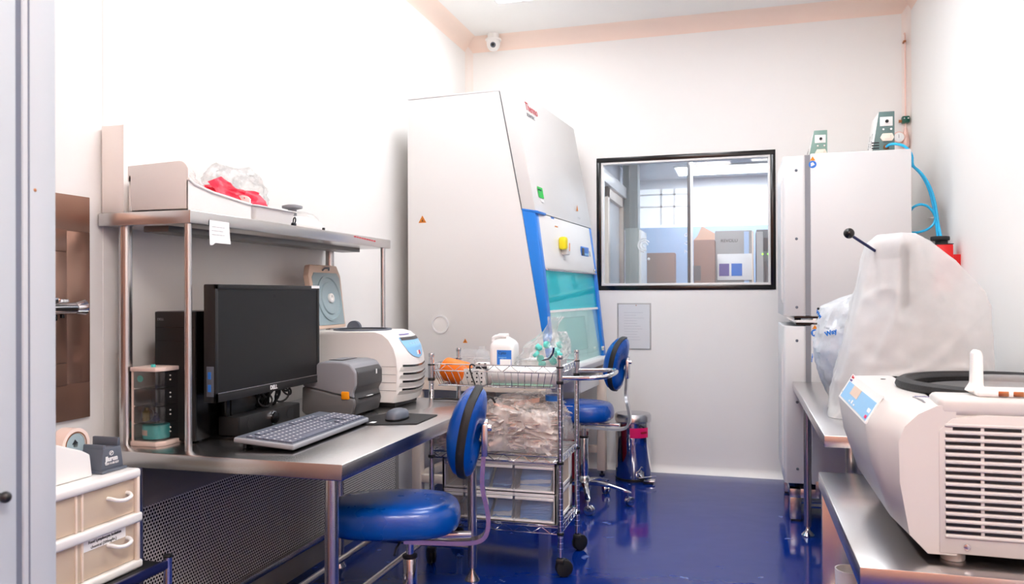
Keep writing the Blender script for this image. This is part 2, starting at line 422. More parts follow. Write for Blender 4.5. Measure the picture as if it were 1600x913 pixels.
# doorway wall on the left of the camera
struct('wall_doorway', MB().box((XL, 1.0, 0), (-1.233, 1.07, ZC)), 'bouncewall')  # unseen room side coloured salmon so steel end faces reflect peach
def cove(p0, p1, d1, d2, r=.1):
    """concave quarter cove along p0-p1; d1,d2 point from the corner into the room along the two faces"""
    p0, p1, d1, d2 = map(Vector, (p0, p1, d1, d2)); mb = MB(); n = 8
    prof = [Vector((0, 0, 0)), d1 * r] + [d1 * (r - r * math.sin(PI / 2 * k / n)) + d2 * (r - r * math.cos(PI / 2 * k / n)) for k in range(1, n)] + [d2 * r]
    mb.loft([[p0 + q for q in prof], [p1 + q for q in prof]]); return mb
struct('trim_1', cove((XL, YB, ZC), (XR, YB, ZC), (0, 0, -1), (0, -1, 0)), 'cove')
struct('trim_2', cove((XL, 1.06, ZC), (XL, YB, ZC), (0, 0, -1), (1, 0, 0)), 'cove')
struct('trim_3', cove((XR, 1.06, ZC), (XR, YB, ZC), (0, 0, -1), (-1, 0, 0)), 'cove')
struct('trim_4', cove((XL, YB, 0), (XL, YB, ZC), (1, 0, 0), (0, -1, 0), .05), 'cove2')
struct('trim_5', cove((XR, YB, 0), (XR, YB, ZC), (-1, 0, 0), (0, -1, 0), .05), 'cove2')
struct('trim_6', MB().box((XL - .001, 2.18, 0), (XL + .0015, 2.186, ZC)), 'ceil')
struct('trim_7', MB().box((1.0695, YB - .0015, 0), (1.0735, YB + .001, ZC)), 'cove2')
struct('trim_8', MB().box((.2455, YB - .0015, 0), (.2485, YB + .001, wz0)), 'ceil')
struct('baseboard_back', cove((XL, YB, 0), (XR, YB, 0), (0, -1, 0), (0, 0, 1), .05), 'wall')
struct('baseboard_left', cove((XL, 1.06, 0), (XL, YB, 0), (1, 0, 0), (0, 0, 1), .05), 'wall')
struct('baseboard_right', cove((XR, 1.06, 0), (XR, YB, 0), (-1, 0, 0), (0, 0, 1), .05), 'wall')

# door frame and opened sliding leaf at the left edge of the view
d1 = thing('door_1', 'pale grey door jamb at the edge of the doorway', 'door', (-1.15, 1.0, 0)); d1['kind'] = 'structure'
JX = -1.113
obj('jamb', MB().box((JX - .12, .9, 0), (JX, .9995, ZC - .002), .003).box((JX - .12, 1.012, 0), (JX, 1.076, ZC - .002), .003), 'doorgrey', d1)
obj('gasket', MB().box((JX - .12, .999, 0), (JX - .004, 1.0125, ZC - .002)).box((JX - .01, 1.0205, 0), (JX + .0008, 1.0235, ZC - .002)), 'gasket', d1)
obj('screw', MB().ball((JX, 1.0345, 1.474), .003, (.4, 1, 1)), 'brass', d1)
obj('knob', MB().cyl((JX, .968, .987), (JX + .010, .968, .987), .006, n=16).ball((JX + .012, .968, .987), .009), 'black', d1)

# window
w1 = thing('window_1', 'black framed interior window in the back wall', 'window', (-.4, YB, wz0)); w1['kind'] = 'structure'
fw = .034
def ring_box(x0, x1, z0, z1, w, y0, y1, b=.002):
    return MB().box((x0, y0, z0 + w), (x0 + w, y1, z1 - w), b).box((x1 - w, y0, z0 + w), (x1, y1, z1 - w), b).box((x0, y0, z0), (x1, y1, z0 + w), b).box((x0, y0, z1 - w), (x1, y1, z1), b)
obj('window_frame', ring_box(wx0, wx1, wz0, wz1, fw, YB - .006, YB + .06), 'gloss_black', w1)
obj('window_bead', ring_box(wx0 + fw, wx1 - fw, wz0 + fw, wz1 - fw, .016, YB - .001, YB + .06), 'white_pl', w1)
obj('glass', MB().box((wx0 + .03, YB + .03, wz0 + .03), (wx1 - .03, YB + .036, wz1 - .03)), 'roomglass', w1)

# ------------------------------------------------------------------ lamps in the ceiling
def ceiling_lamp(x, y, lx, ly, label, z=ZC, m='lamp', grp='ceiling light panels'):
    t = thing('ceiling_light', label, 'light', (x, y, z - .02), 0, grp)
    obj('light_frame', MB().box((x - lx / 2 - .02, y - ly / 2 - .02, z - .018), (x + lx / 2 + .02, y + ly / 2 + .02, z + .002), .003), 'white_pl', t)
    obj('diffuser', MB().box((x - lx / 2, y - ly / 2, z - .021), (x + lx / 2, y + ly / 2, z - .012)), m, t)
ceiling_lamp(-1.42, 4.53, .3, 1.2, 'white ceiling light panel nearest the biosafety cabinet')
ceiling_lamp(-.5, 2.7, .6, 1.2, 'white ceiling light panel between the workbench and the low bench')
ceiling_lamp(.05, 4.2, .35, 1.2, 'white ceiling light panel above the floor in front of the incubators')
ceiling_lamp(.45, .1, .6, 1.2, 'added unseen warm fill light panel above the doorway', m='lampfill', grp='added fill lamps')  # added out of view to fill the objects on the left
ceiling_lamp(-.45, -.75, .6, .8, 'added unseen warm fill light panel behind the doorway', m='lampfill', grp='added fill lamps')  # added out of view to light the salmon wall that the steel reflects

# ------------------------------------------------------------------ return-air duct along the left wall
t = thing('air_return_duct', 'low perforated steel air return box along the left wall under the workbench', 'vent', (-2.0, 3.0, 0))
DX = -1.985
obj('casing', MB().prism([(XL + .002, .0), (DX + .012, .0), (DX + .012, .115), (DX, .125), (DX - .008, .13), (DX - .008, .565), (DX, .57), (DX, .60), (XL + .012, .69), (XL + .002, .69)], 1, 1.2, 4.42), 'ductgrey', t)
obj('perforated_panel', MB().box((DX - .009, 1.25, .128), (DX - .004, 4.36, .568)), 'perf', t)
obj('ledge', MB().box((DX - .01, 1.22, .10), (DX + .02, 4.4, .128), .003), 'steel', t)
obj('top_seam', MB().box((DX - .03, 1.22, .6195), (DX - .02, 4.4, .6235)), 'black', t)

# ------------------------------------------------------------------ pass box hatch on the left wall
t = thing('pass_box', 'stainless steel pass-through hatch set into the left wall', 'hatch', (XL, 1.85, .9))
def plate(y0, y1, z0, z1, x0, x1, r=.03):
    return MB().prism(rrect(y1 - y0, z1 - z0, r, 5, (y0 + y1) / 2, (z0 + z1) / 2), 0, x0, x1, .002)
y0, y1, z0, z1 = 1.40, 2.113, .905, 1.622
hole = MB()
for a, b, c, d in ((y0, y1, z1 - .115, z1), (y0, y1, z0, z0 + .115), (y1 - .10, y1, z0 + .115, z1 - .115), (y0, y0 + .1, z0 + .115, z1 - .115)):
    hole.box((XL + .001, a, c), (XL + .012, b, d), .0015)
obj('outer_frame', hole, 'reflection_steel', t)
obj('inner_frame', MB().box((XL + .001, y1 - .165, z0 + .183), (XL + .019, y1 - .098, z1 - .183), .003).box((XL + .001, y0 + .098, z1 - .183), (XL + .019, y1 - .098, z1 - .112), .003).box((XL + .001, y0 + .098, z0 + .112), (XL + .019, y1 - .098, z0 + .183), .003), 'reflection_steel', t)
dr = obj('door', MB().box((XL + .001, y0 + .1, z0 + .182), (XL + .026, y1 - .172, z1 - .182), .006), 'reflection_steel', t)
lz = 1.262
h = obj('latch', MB().cyl((XL + .06, 1.55, lz), (XL + .06, 2.0, lz), .02, n=16, bev=.003).cyl((XL + .06, 2.0, lz), (XL + .06, 2.035, lz + .002), .02, .026, n=16)
        .box((XL + .01, 1.6, lz + .016), (XL + .075, 1.93, lz + .034), .004).box((XL + .01, 1.95, lz - .012), (XL + .06, 1.985, lz + .03), .006), 'chrome', dr)
obj('latch_bracket', MB().box((XL + .01, 1.62, lz - .04), (XL + .05, 1.95, lz - .018), .005).cyl((XL + .05, 1.965, lz - .03), (XL + .05, 1.965, lz - .018), .006), 'gloss_black', dr)

# ------------------------------------------------------------------ steel workbench with over-shelf
t = thing('steel_workbench', 'stainless steel workbench with an upper shelf on slim posts, on the left wall', 'workbench', (-1.6, 2.85, 0))
ZT = .80
obj('table_top', MB().prism([(-2.05, 2.105), (-1.13, 2.105), (-1.13, 3.52), (-1.17, 3.585), (-2.05, 3.585)], 2, ZT - .05, ZT, .004), 'steel', t)
for x, y in ((-1.19, 2.15), (-1.18, 3.42), (-1.935, 2.19), (-1.85, 3.42)):
    lg = obj('leg', MB().cyl((x, y, .06), (x, y, ZT - .04), .021, n=24), 'steelz', t)
    obj('leg_foot', MB().lathe([(0, 0), (.034, 0), (.034, .006), (.012, .04), (.011, .07), (0, .07)], (x, y, 0), 20), 'polished', lg)
for x in (-1.43, -1.675): obj('foot_rail', MB().cyl((x, 2.17, .15), (x, 3.42, .15), .014, n=14), 'steel', t)
obj('cross_rail', MB().cyl((-1.935, 2.17, .15), (-1.19, 2.15, .15), .014, n=14), 'steelx', t)
obj('cross_rail', MB().cyl((-1.85, 3.42, .15), (-1.18, 3.42, .15), .014, n=14), 'steelx', t)
SZ = 1.575
obj('shelf', MB().box((-2.05, 2.15, SZ - .044), (-1.69, 3.66, SZ), .004), 'steel', t)
obj('shelf_stiffener', MB().box((-1.93, 2.22, SZ - .062), (-1.83, 3.6, SZ - .043), .002), 'darksteel', t)
for x, y, r in ((-1.985, 2.2, .021), (-1.97, 3.55, .021), (-1.71, 2.165, .0115), (-1.705, 3.6, .0115)):
    obj('shelf_post', MB().cyl((x, y, ZT), (x, y, SZ - .04), r, n=20), 'steelz', t)
bm = MB()
for k in range(9):
    bm.box((-1.69, 3.27 + k * .025, SZ - .012 - k * .001), (-1.689, 3.285 + k * .025, SZ - .006 - k * .001))
obj('worn_mark', bm, 'redink', t)

# things on the upper shelf
t = thing('card_box', 'tall cream card box standing upright at the near end of the upper shelf', 'box', (-2.01, 2.3, SZ))
obj('box_body', MB().box((-2.05, 2.165, SZ), (-1.962, 2.30, SZ + .292), .003), 'beigebox', t)
obj('box_lid_edge', MB().box((-1.963, 2.164, SZ + .001), (-1.960, 2.301, SZ + .2925)), 'beigebox', t)

t = thing('storage_bin', 'white open-front plastic storage bin at the near end of the upper shelf', 'bin', (-1.83, 2.33, SZ))
bx0, bx1, by0, by1 = -1.94, -1.705, 2.16, 2.50
side = [(bx0 + .015, SZ), (bx1 - .002, SZ), (bx1, SZ + .135)] + [(bx1 - .035 + .035 * math.cos(a * PI / 10), SZ + .125 + .035 * math.sin(a * PI / 10)) for a in range(1, 6)] + [(bx0, SZ + .152), (bx0, SZ + .1), (bx0 + .008, SZ + .1)]
obj('near_wall', MB().prism(side, 1, by0, by0 + .006, .0015), 'white_pl', t)
obj('far_wall', MB().prism([(p, SZ + (q - SZ) * .55) for p, q in side], 1, by1 - .006, by1, .0015), 'white_pl', t)
obj('base', MB().box((bx0 + .01, by0, SZ), (bx1 - .002, by1, SZ + .005)).prism([(by0, SZ), (by1, SZ), (by1, SZ + .052), (by1 - .08, SZ + .058), (by0 + .12, SZ + .07), (by0 + .03, SZ + .085), (by0, SZ + .1)], 0, bx1 - .006, bx1), 'white_pl', t)
obj('rear_wall', MB().box((bx0 + .005, by0, SZ), (bx0 + .011, by1, SZ + .12)), 'white_pl', t)
obj('rim', MB().tube([(bx1 + .001, by0, SZ + .1), (bx1 + .001, by0 + .03, SZ + .086), (bx1 + .001, by0 + .12, SZ + .071), (bx1 + .001, by1 - .08, SZ + .059), (bx1 + .001, by1, SZ + .053)], .005), 'white_pl', t)
def crumple(cx, cy, cz, a, b, c, amp, sc, seed, e=2.6, nu=40, nv=26, flat=True):
    def f(u, v):
        th = 2 * PI * u; ph = PI * (v - .5)
        sg = lambda w, p: abs(w) ** p * (1 if w >= 0 else -1)
        p = Vector((a * sg(math.cos(ph), 2 / e) * sg(math.cos(th), 2 / e), b * sg(math.cos(ph), 2 / e) * sg(math.sin(th), 2 / e), c * sg(math.sin(ph), 2 / e)))
        d = 1 + amp * (nz(p / max(a, b), sc, seed) + .5 * nz(p / max(a, b), sc * 2.3, seed + 5) + .35 * abs(nz(p / max(a, b), sc * 5, seed + 9)))
        q = p * d
        z = cz + q.z
        if flat: z = max(z, cz - c)
        return (cx + q.x, cy + q.y, z)
    mb = MB().grid(f, nu, nv)
    bmesh.ops.remove_doubles(mb.bm, verts=mb.bm.verts[:], dist=1e-5); bmesh.ops.recalc_face_normals(mb.bm, faces=mb.bm.faces[:])
    return mb
single('plastic_bag', crumple(-1.85, 2.28, SZ + .08, .075, .09, .073, .25, 2.2, 3), 'bagwhite', 'crumpled clear plastic bag lying in the white bin on the upper shelf', 'bag')
t = thing('red_bag', 'folded translucent red biohazard bag lying over the trays on the upper shelf', 'bag', (-1.80, 2.62, SZ + .05))
obj('folded_sheet', MB().grid(lambda u, v: (-1.73 - .05 * v + .010 * nz((u * 3, v * 3, 0), 1.5), 2.37 + .29 * u, SZ + .056 + (.062 if u > .5 else .062 + .012 * math.sin(u * 6)) * v + .010 * nz((u, v, 3), 4)), 18, 10), 'magenta', t)
obj('folded_sheet', MB().grid(lambda u, v: (-1.755 - .06 * v + .012 * nz((u * 3, v * 3, 7), 1.5), 2.40 + .16 * u, SZ + .06 + .098 * v * (1 - .6 * abs(u - .5)) + .012 * nz((u, v, 9), 4)), 12, 8), 'magenta', t)
obj('folded_sheet', crumple(-1.80, 2.49, SZ + .09, .04, .12, .03, .3, 3, 8), 'magenta', t)
obj('red_print', MB().box((-1.728, 2.49, SZ + .075), (-1.7265, 2.50, SZ + .08)), 'redink', t)
t = thing('shallow_tray', 'shallow white plastic tray beside the storage bin on the upper shelf', 'tray', (-1.78, 2.67, SZ))
def tray(x0, x1, y0, y1, z, h, fl=.012, w=.004):
    mb = MB(); cx, cy = (x0 + x1) / 2, (y0 + y1) / 2
    def ring(dx, zz): return [(p[0], p[1], zz) for p in rrect(x1 - x0 + dx, y1 - y0 + dx, .02, 4, cx, cy)]
    mb.loft([ring(-2 * fl, z), ring(0, z + h), ring(.012, z + h), ring(.012, z + h - .004), ring(.002, z + h - .004)], False)
    mb.loft([ring(-2 * fl - 2 * w, z + w), ring(-2 * w, z + h)], False)
    mb.loft([ring(-2 * w, z + h), ring(.0, z + h + .0002)], False)
    mb.loft([ring(-2 * fl, z), ring(-2 * fl - 2 * w, z + w)], True)
    return mb
obj('tray_body', tray(-1.90, -1.70, 2.515, 2.80, SZ, .056), 'white_pl', t)
single('plastic_bag', crumple(-1.93, 2.72, SZ + .14, .06, .17, .085, .3, 2.6, 13, flat=False), 'bagclear', 'loose clear plastic bag heaped behind the red bag on the upper shelf', 'bag')
t = thing('mini_centrifuge', 'small white bench spinner with a grey knob near the far end of the upper shelf', 'centrifuge', (-1.80, 2.97, SZ))
obj('body', MB().loft([[(p[0] - 1.80, p[1] + 2.97, SZ + z) for p in superell(a, b, 3, 32)] for a, b, z in ((.09, .11, 0), (.092, .112, .012), (.085, .105, .03), (.06, .08, .048), (.045, .05, .054))]), 'white_pl', t)
obj('clear_dome', MB().lathe([(.088, .028), (.08, .05), (.06, .068), (.03, .077), (0, .079)], (-1.80, 2.98, SZ), 28), 'clear', t)
obj('knob', MB().lathe([(0, .05), (.018, .05), (.018, .082), (.042, .088), (.042, .097), (.02, .103), (0, .103)], (-1.80, 2.93, SZ), 20), 'printer', t)
obj('foot', MB().cyl((-1.715, 3.03, SZ), (-1.715, 3.03, SZ + .012), .01), 'black', t)
t = thing('black_clip', 'small black spring clip between the tray and the small white spinner', 'clip', (-1.73, 2.82, SZ))
obj('clip_jaw', MB().box((-1.735, 2.812, SZ), (-1.722, 2.835, SZ + .016), .003), 'black', t)
obj('clip_wire', MB().tube([(-1.728, 2.818, SZ + .014), (-1.728, 2.822, SZ + .034), (-1.728, 2.834, SZ + .04), (-1.728, 2.838, SZ + .026), (-1.728, 2.83, SZ + .014)], .0028, smooth=1), 'gloss_black', t)
t = thing('sticky_note', 'white paper note stuck to the front edge of the upper shelf', 'note', (-1.688, 2.29, SZ - .08))
obj('note_sheet', MB().grid(lambda u, v: (-1.6875 + .006 * (1 - v) ** 2, 2.243 + .105 * u - (.006 * (1 - v) if u < .1 else 0), SZ - .1 + .075 * v - (.0 if 0 else .008 * (1 - v) * (u < .12))), 10, 8), 'paper', t)
for k in range(3):
    text('~ ~~ ~ ~~~' if k % 2 else '~~~ ~~ ~~ ~', .012, 'greyink', t, frame_mtx((-1.6835, 2.25, SZ - .05 - k * .013), (0, 1, 0), (0, 0, 1)), 'writing', .0002)

# ------------------------------------------------------------------ on the workbench
# desktop computer
t = thing('computer_tower', 'black desktop computer tower standing behind the monitor on the steel workbench', 'computer', (-1.85, 2.48, ZT))
obj('case', MB().box((-1.937, 2.285, ZT + .006), (-1.772, 2.72, ZT + .446), .004), 'gloss_black', t)
obj('front_bezel', MB().box((-1.936, 2.279, ZT + .006), (-1.773, 2.288, ZT + .445), .003), 'black', t)
obj('drive_slot', MB().box((-1.93, 2.2785, ZT + .39), (-1.78, 2.2795, ZT + .392)).box((-1.93, 2.2785, ZT + .345), (-1.78, 2.2795, ZT + .346)), 'gloss_black', t)
text('DELL', .012, 'greyink', t, frame_mtx((-1.925, 2.2784, ZT + .415), (1, 0, 0), (0, 0, 1)))
for x in (-1.92, -1.79):
    for y in (2.32, 2.68): obj('foot', MB().cyl((x, y, ZT), (x, y, ZT + .008), .01), 'rubber', t)
# drawer organiser
t = thing('drawer_organizer', 'small stacked organizer of four smoky clear drawers beside the black computer tower', 'organizer', (-1.9, 2.26, ZT))
ox0, ox1, oy0, oy1 = -1.955, -1.85, 2.185, 2.315
OR = [(ox0, oy0), (ox1 - .005, oy0), (ox1 + .012, oy0 + .03), (ox1 + .012, oy1), (ox0, oy1)]
obj('base', MB().prism(OR, 2, ZT, ZT + .016, .002), 'pink_pl', t)
obj('top', MB().prism(OR, 2, ZT + .248, ZT + .262, .002), 'pink_pl', t)
obj('corner_post', MB().box((ox0 + .002, oy0 + .004, ZT + .015), (ox0 + .009, oy0 + .011, ZT + .249)).box((ox0 + .002, oy1 - .011, ZT + .015), (ox0 + .009, oy1 - .004, ZT + .249)), 'pink_pl', t)
for k in range(4):
    z = ZT + .0165 + k * .058
    d = obj('drawer', MB().prism([(ox0 + .011, oy0 + .003), (ox1 - .008, oy0 + .003), (ox1 + .008, oy0 + .032), (ox1 + .008, oy1 - .004), (ox0 + .011, oy1 - .004)], 2, z + .001, z + .056, .003), 'smoke', t)
    obj('drawer_knob', MB().ball((ox1 + .009, oy0 + .055, z + .028), .0028).ball((ox1 + .009, oy0 + .055, z + .042), .0028), 'white_pl', d)
obj('pull_tab', MB().box((-1.885, 2.2, ZT + .262), (-1.873, 2.21, ZT + .271), .001), 'teal', t)
b = single('teal_box', MB().cyl((-1.902, 2.245, ZT + .02), (-1.902, 2.245, ZT + .066), .043, n=32, bev=.002), 'teal', 'round teal tub with a pale label in the lowest smoky drawer', 'tub')
bl = obj('tub_label', MB().grid(lambda u, v: (-1.902 + .0435 * math.cos(-PI * .78 + .9 * u), 2.245 + .0435 * math.sin(-PI * .78 + .9 * u), ZT + .033 + .018 * v), 8, 1), 'cream_pl', b)
single('small_bottle', MB().lathe([(0, 0), (.012, 0), (.012, .03), (.006, .036), (.006, .044), (0, .044)], (-1.925, 2.225, ZT + .0785), 16), 'olive', 'olive bottle in the second smoky drawer of the organizer', 'bottle')
single('binder_clip', MB().prism([(-.011, 0), (.011, 0), (.004, .02), (-.004, .02)], 1, -.012, .012, .001).box((-.003, -.006, .018), (.003, .006, .03)), 'darkblue', 'dark blue clip lying in a smoky organizer drawer', 'clip').location = (-1.893, 2.23, ZT + .0775)
single('tape_ring', MB().tube([(.024 * math.cos(a * PI / 10), 0, .027 + .024 * math.sin(a * PI / 10)) for a in range(20)], .0025, closed=True), 'greyink', 'grey wire ring standing in the third smoky drawer of the organizer', 'ring').location = (-1.915, 2.22, ZT + .0765 + .0)
single('round_tag', MB().cyl((0, -.001, .011), (0, .001, .011), .011, n=20), 'mint', 'small round pale tag in the topmost smoky organizer drawer', 'tag').location = (-1.924, 2.196, ZT + .212)

# monitor
t = thing('monitor', 'black flat computer monitor standing on the steel workbench', 'monitor', (-1.72, 2.6, ZT))
mx = -1.672; my0, my1, mz0, mz1 = 2.245, 2.918, .944, 1.337
obj('housing', MB().box((mx - .042, my0, mz0), (mx, my1, mz1), .004).box((mx - .07, my0 + .1, mz0 + .06), (mx - .04, my1 - .1, mz1 - .06), .012), 'black', t)
bz = obj('bezel', MB().box((mx - .002, my0, mz0), (mx + .004, my0 + .016, mz1), .001).box((mx - .002, my1 - .016, mz0), (mx + .004, my1, mz1), .001)
    .box((mx - .002, my0, mz1 - .016), (mx + .004, my1, mz1), .001).box((mx - .002, my0, mz0), (mx + .004, my1, mz0 + .03), .001), 'black', t)
obj('screen', MB().box((mx - .003, my0 + .014, mz0 + .029), (mx + .0015, my1 - .014, mz1 - .014)), 'screen', t)
obj('chrome_strip', MB().box((mx + .003, my0 + .012, mz0 + .0285), (mx + .0052, my1 - .012, mz0 + .031)), 'satin', t)
text('DELL', .021, 'whiteink', t, frame_mtx((mx + .0045, 2.585, mz0 + .008), (0, 1, 0), (0, 0, 1)), 'lettering', .0004, 'CENTER', bold=.0006)
obj('corner_sticker', MB().box((mx - .001, my1 - .062, mz1 - .010), (mx + .0052, my1 - .001, mz1 + .001)), 'paper', t)
obj('camera_mark', MB().box((mx + .001, 2.59, mz1 - .045), (mx + .0018, 2.602, mz1 - .035)), 'ink', t)
obj('side_socket', MB().box((mx - .03, my0 - .0012, mz0 + .02), (mx - .002, my0 + .001, mz0 + .12), .001), 'slate', t)
obj('usb_port', MB().box((mx - .024, my0 - .002, mz0 + .036), (mx - .012, my0, mz0 + .06)).box((mx - .024, my0 - .002, mz0 + .078), (mx - .012, my0, mz0 + .102)), 'labelblue', t)
obj('power_button', MB().cyl((mx + .003, my1 - .02, mz0 + .013), (mx + .005, my1 - .02, mz0 + .013), .003), 'greyink', t)
obj('stand_neck', MB().box((mx - .075, 2.38, ZT + .01), (mx - .05, 2.56, mz0 + .1), .006).box((mx - .049, 2.40, ZT + .01), (mx - .046, 2.405, mz0 + .02)), 'gloss_black', t)
obj('stand_base', MB().prism([(-1.775, 2.36), (-1.635, 2.365), (-1.63, 2.62), (-1.775, 2.66)], 2, ZT, ZT + .011, .003), 'gloss_black', t)
# speaker
t = thing('sound_bar', 'black compact desktop sound bar with a round volume dial, under the monitor', 'speaker', (-1.7, 2.57, ZT + .011))
obj('body', MB().box((-1.752, 2.372, ZT + .0115), (-1.672, 2.772, ZT + .078), .005), 'black', t)
obj('front_panel', MB().box((-1.675, 2.378, ZT + .014), (-1.6695, 2.768, ZT + .076), .002), 'black', t)
for y in (2.445, 2.70): obj('speaker_grille', MB().cyl((-1.671, y, ZT + .046), (-1.6688, y, ZT + .046), .024, n=28), 'rubber', t)
dl = obj('dial', MB().cyl((-1.671, 2.578, ZT + .047), (-1.652, 2.578, ZT + .047), .021, n=28, bev=.003), 'gloss_black', t)
obj('dial_ring', MB().lathe([(.021, 0), (.0245, 0), (.0245, .008), (.021, .008), (.021, 0)], (-1.67, 2.578, ZT + .047), 28, 0), 'chrome', dl)
# cables behind the speaker
for k in range(6):
    random.seed(40 + k); y = 2.58 + .03 * k
    pts = [(-1.70 - .05 * random.random(), y + .05 * random.uniform(-1, 1), ZT + .085 + .13 * (j % 2) * random.random() + .02 * (j % 3)) for j in range(7)]
    pts[0] = (-1.79, y, ZT + .004); pts[-1] = (-1.73, y + .03, mz0 + .03)
    single('power_cable', MB().tube(pts, .004, 7, smooth=3), 'black', 'black cable tangled with others between the monitor and the sound bar', 'cable', 'tangled cables behind the sound bar')
for k, (yy, zz, rr) in enumerate(((2.66, .915, .03), (2.715, .912, .026), (2.60, .908, .024), (2.745, .93, .02))):
    single('coiled_cable', MB().tube([(-1.715 + .012 * math.sin(a * PI / 8 + k), yy + rr * 1.2 * math.cos(a * PI / 8), zz + rr * math.sin(a * PI / 8)) for a in range(16)], .0038, 7, closed=True), 'black', 'black loop of cable standing up behind the sound bar', 'cable', 'cable loops behind the sound bar')
# keyboard
t = thing('keyboard', 'grey full-size computer keyboard on the front of the workbench', 'keyboard', (-1.49, 2.6, ZT))
KA = Vector((-1.36, 2.215, 0)); KB = Vector((-1.385, 2.795, 0)); KC = Vector((-1.615, 2.388, 0))
ky = (KB - KA).normalized(); kx = (KC - KA); klen = (KB - KA).length
kx = Vector((-ky.y, ky.x, 0)).normalized(); kwid = .215
def kp(u, v, z): return KA + ky * u + kx * v + Vector((0, 0, ZT + z))
KM = Matrix(((ky.x, kx.x, 0, KA.x), (ky.y, kx.y, 0, KA.y), (0, 0, 1, ZT), (0, 0, 0, 1)))
tilt = KM @ Matrix.Translation((0, 0, .008)) @ Matrix.Rotation(math.radians(4.5), 4, 'X')
obj('keyboard_body', MB().box((0, 0, 0), (klen, kwid, .018), .006, 3, tilt), 'keyedge', t)
obj('key_deck', MB().box((.006, .006, .0165), (klen - .006, kwid - .006, .0195), .001, 1, tilt), 'slate', t)
for u in (.03, klen - .07): obj('foot', MB().box((u, kwid - .03, -.009 - .012), (u + .04, kwid - .018, .002), .002, 1, tilt), 'black', t)
keys = MB(); kw = (klen - .03) / 22.5; kh = (kwid - .05) / 6.2; caps = MB()
def key(c, r, w=1.0, hgt=1.0):
    u = .013 + c * kw; v = .013 + r * kh
    keys.box((u + .0012, v + .0012, .019), (u + w * kw - .0012, v + hgt * kh - .0012, .0245), .0012, 1, tilt)
    if w < 3: caps.box((u + .3 * w * kw, v + .45 * kh, .0245), (u + .3 * w * kw + .35 * kw, v + .7 * kh, .02462), 0, 1, tilt)
for r in range(1, 5):
    c = 0
    while c < 15: key(c, r, 1); c += 1
for c, w in ((0, 1.5), (1.5, 1.25), (2.75, 1.25), (4, 6), (10, 1.25), (11.25, 1.25), (12.5, 1.25), (13.75, 1.25)): key(c, 0, w)
for c in (0, 2, 3, 4, 5, 6.5, 7.5, 8.5, 9.5, 11, 12, 13, 14): key(c, 5.25)
for c in (15.3, 16.3, 17.3):
    for r in (3, 4, 5.25): key(c, r)
    key(c, 0)
key(16.3, 1)
for c in (18.6, 19.6, 20.6, 21.6):
    for r in (0, 1, 2, 3, 4): key(c, r)
obj('keys', keys, 'keycap', t)['kind'] = 'stuff'
obj('key_legends', caps, 'whiteink', t)['kind'] = 'stuff'
# mouse pad and mouse
t = thing('mouse_pad', 'thin black mouse pad lying beside the label printer', 'mouse pad', (-1.3, 2.9, ZT))
obj('mat', MB().prism([(-1.50, 2.80), (-1.375, 2.765), (-1.2, 2.83), (-1.205, 3.06), (-1.42, 3.07)], 2, ZT + .0005, ZT + .005, .001), 'rubber', t)
obj('brand_tag', MB().box((-1.385, 2.795, ZT + .005), (-1.365, 2.825, ZT + .0054)), 'paper', t)
t = thing('computer_mouse', 'dark grey computer mouse resting on the black mouse pad', 'mouse', (-1.31, 2.9, ZT + .005))
def mring(k, z): return [(-1.315 + p[0] * k + .0, 2.905 + p[1] * k, z) for p in superell(.038, .066, 2.5, 32)]
obj('body', MB().loft([mring(.9, ZT + .0055), mring(1.0, ZT + .012), mring(1.0, ZT + .02), mring(.93, ZT + .033), mring(.75, ZT + .042), mring(.45, ZT + .047), mring(.1, ZT + .048)]), 'slate', t)
obj('base', MB().loft([mring(.96, ZT + .0052), mring(1.03, ZT + .009), mring(1.03, ZT + .013)]), 'black', t)
obj('scroll_wheel', MB().cyl((-1.319, 2.945, ZT + .037), (-1.311, 2.945, ZT + .037), .009), 'black', t)

# label printer
t = thing('label_printer', 'grey desktop label printer with an orange release button', 'printer', (-1.62, 3.02, ZT))
px0, px1, py0, py1 = -1.745, -1.50, 2.90, 3.15
up = [(px0 + .02, .955), (px0 + .05, 1.005), (px0 + .09, 1.027), (px1 - .06, 1.027), (px1 - .02, 1.018), (px1 + .005, .985), (px1 + .005, .93), (px1 - .01, .9), (px1 - .004, .88), (px0 + .005, .925)]
low = [(px0 + .005, .924), (px1 - .004, .879), (px1 + .002, .86), (px1 - .012, .815), (px1 - .03, ZT + .006), (px0 + .02, ZT + .006), (px0 + .002, .82)]
obj('upper_cover', MB().prism(up, 1, py0, py1, .009, 3), 'printer', t)
obj('lower_case', MB().prism(low, 1, py0, py1, .009, 3), 'printer_low', t)
fr = obj('front_panel', MB().prism([(px1 - .018, 1.012), (px1 + .010, .984), (px1 + .010, .928), (px1 - .006, .9), (px1 - .0, .88), (px1 + .006, .86), (px1 - .006, .812), (px1 - .03, ZT + .008), (px1 - .06, ZT + .02), (px1 - .03, .99)], 1, py0 + .012, py1 - .012, .005), 'printer_dark', t)
obj('label_slot', MB().box((px1 + .001, py0 + .03, .876), (px1 + .009, py1 - .03, .8795)), 'gloss_black', fr)
obj('label_tip', MB().box((px1 + .001, py0 + .1, .8795), (px1 + .0095, py0 + .15, .8815)), 'paper', fr)
obj('logo_mark', MB().box((px1 + .0095, py1 - .075, .966), (px1 + .0107, py1 - .065, .986)), 'whiteink', fr)
obj('release_button', MB().box((px1 - .058, py0 - .006, .876), (px1 - .024, py0 + .01, .908), .004), 'amber', t)
obj('top_window', MB().box((px0 + .09, py0 + .07, 1.0275), (px0 + .155, py0 + .20, 1.0295), .001), 'gloss_black', t)
obj('top_window_insert', MB().box((px0 + .096, py0 + .078, 1.029), (px0 + .149, py0 + .192, 1.0303)), 'printer', t)
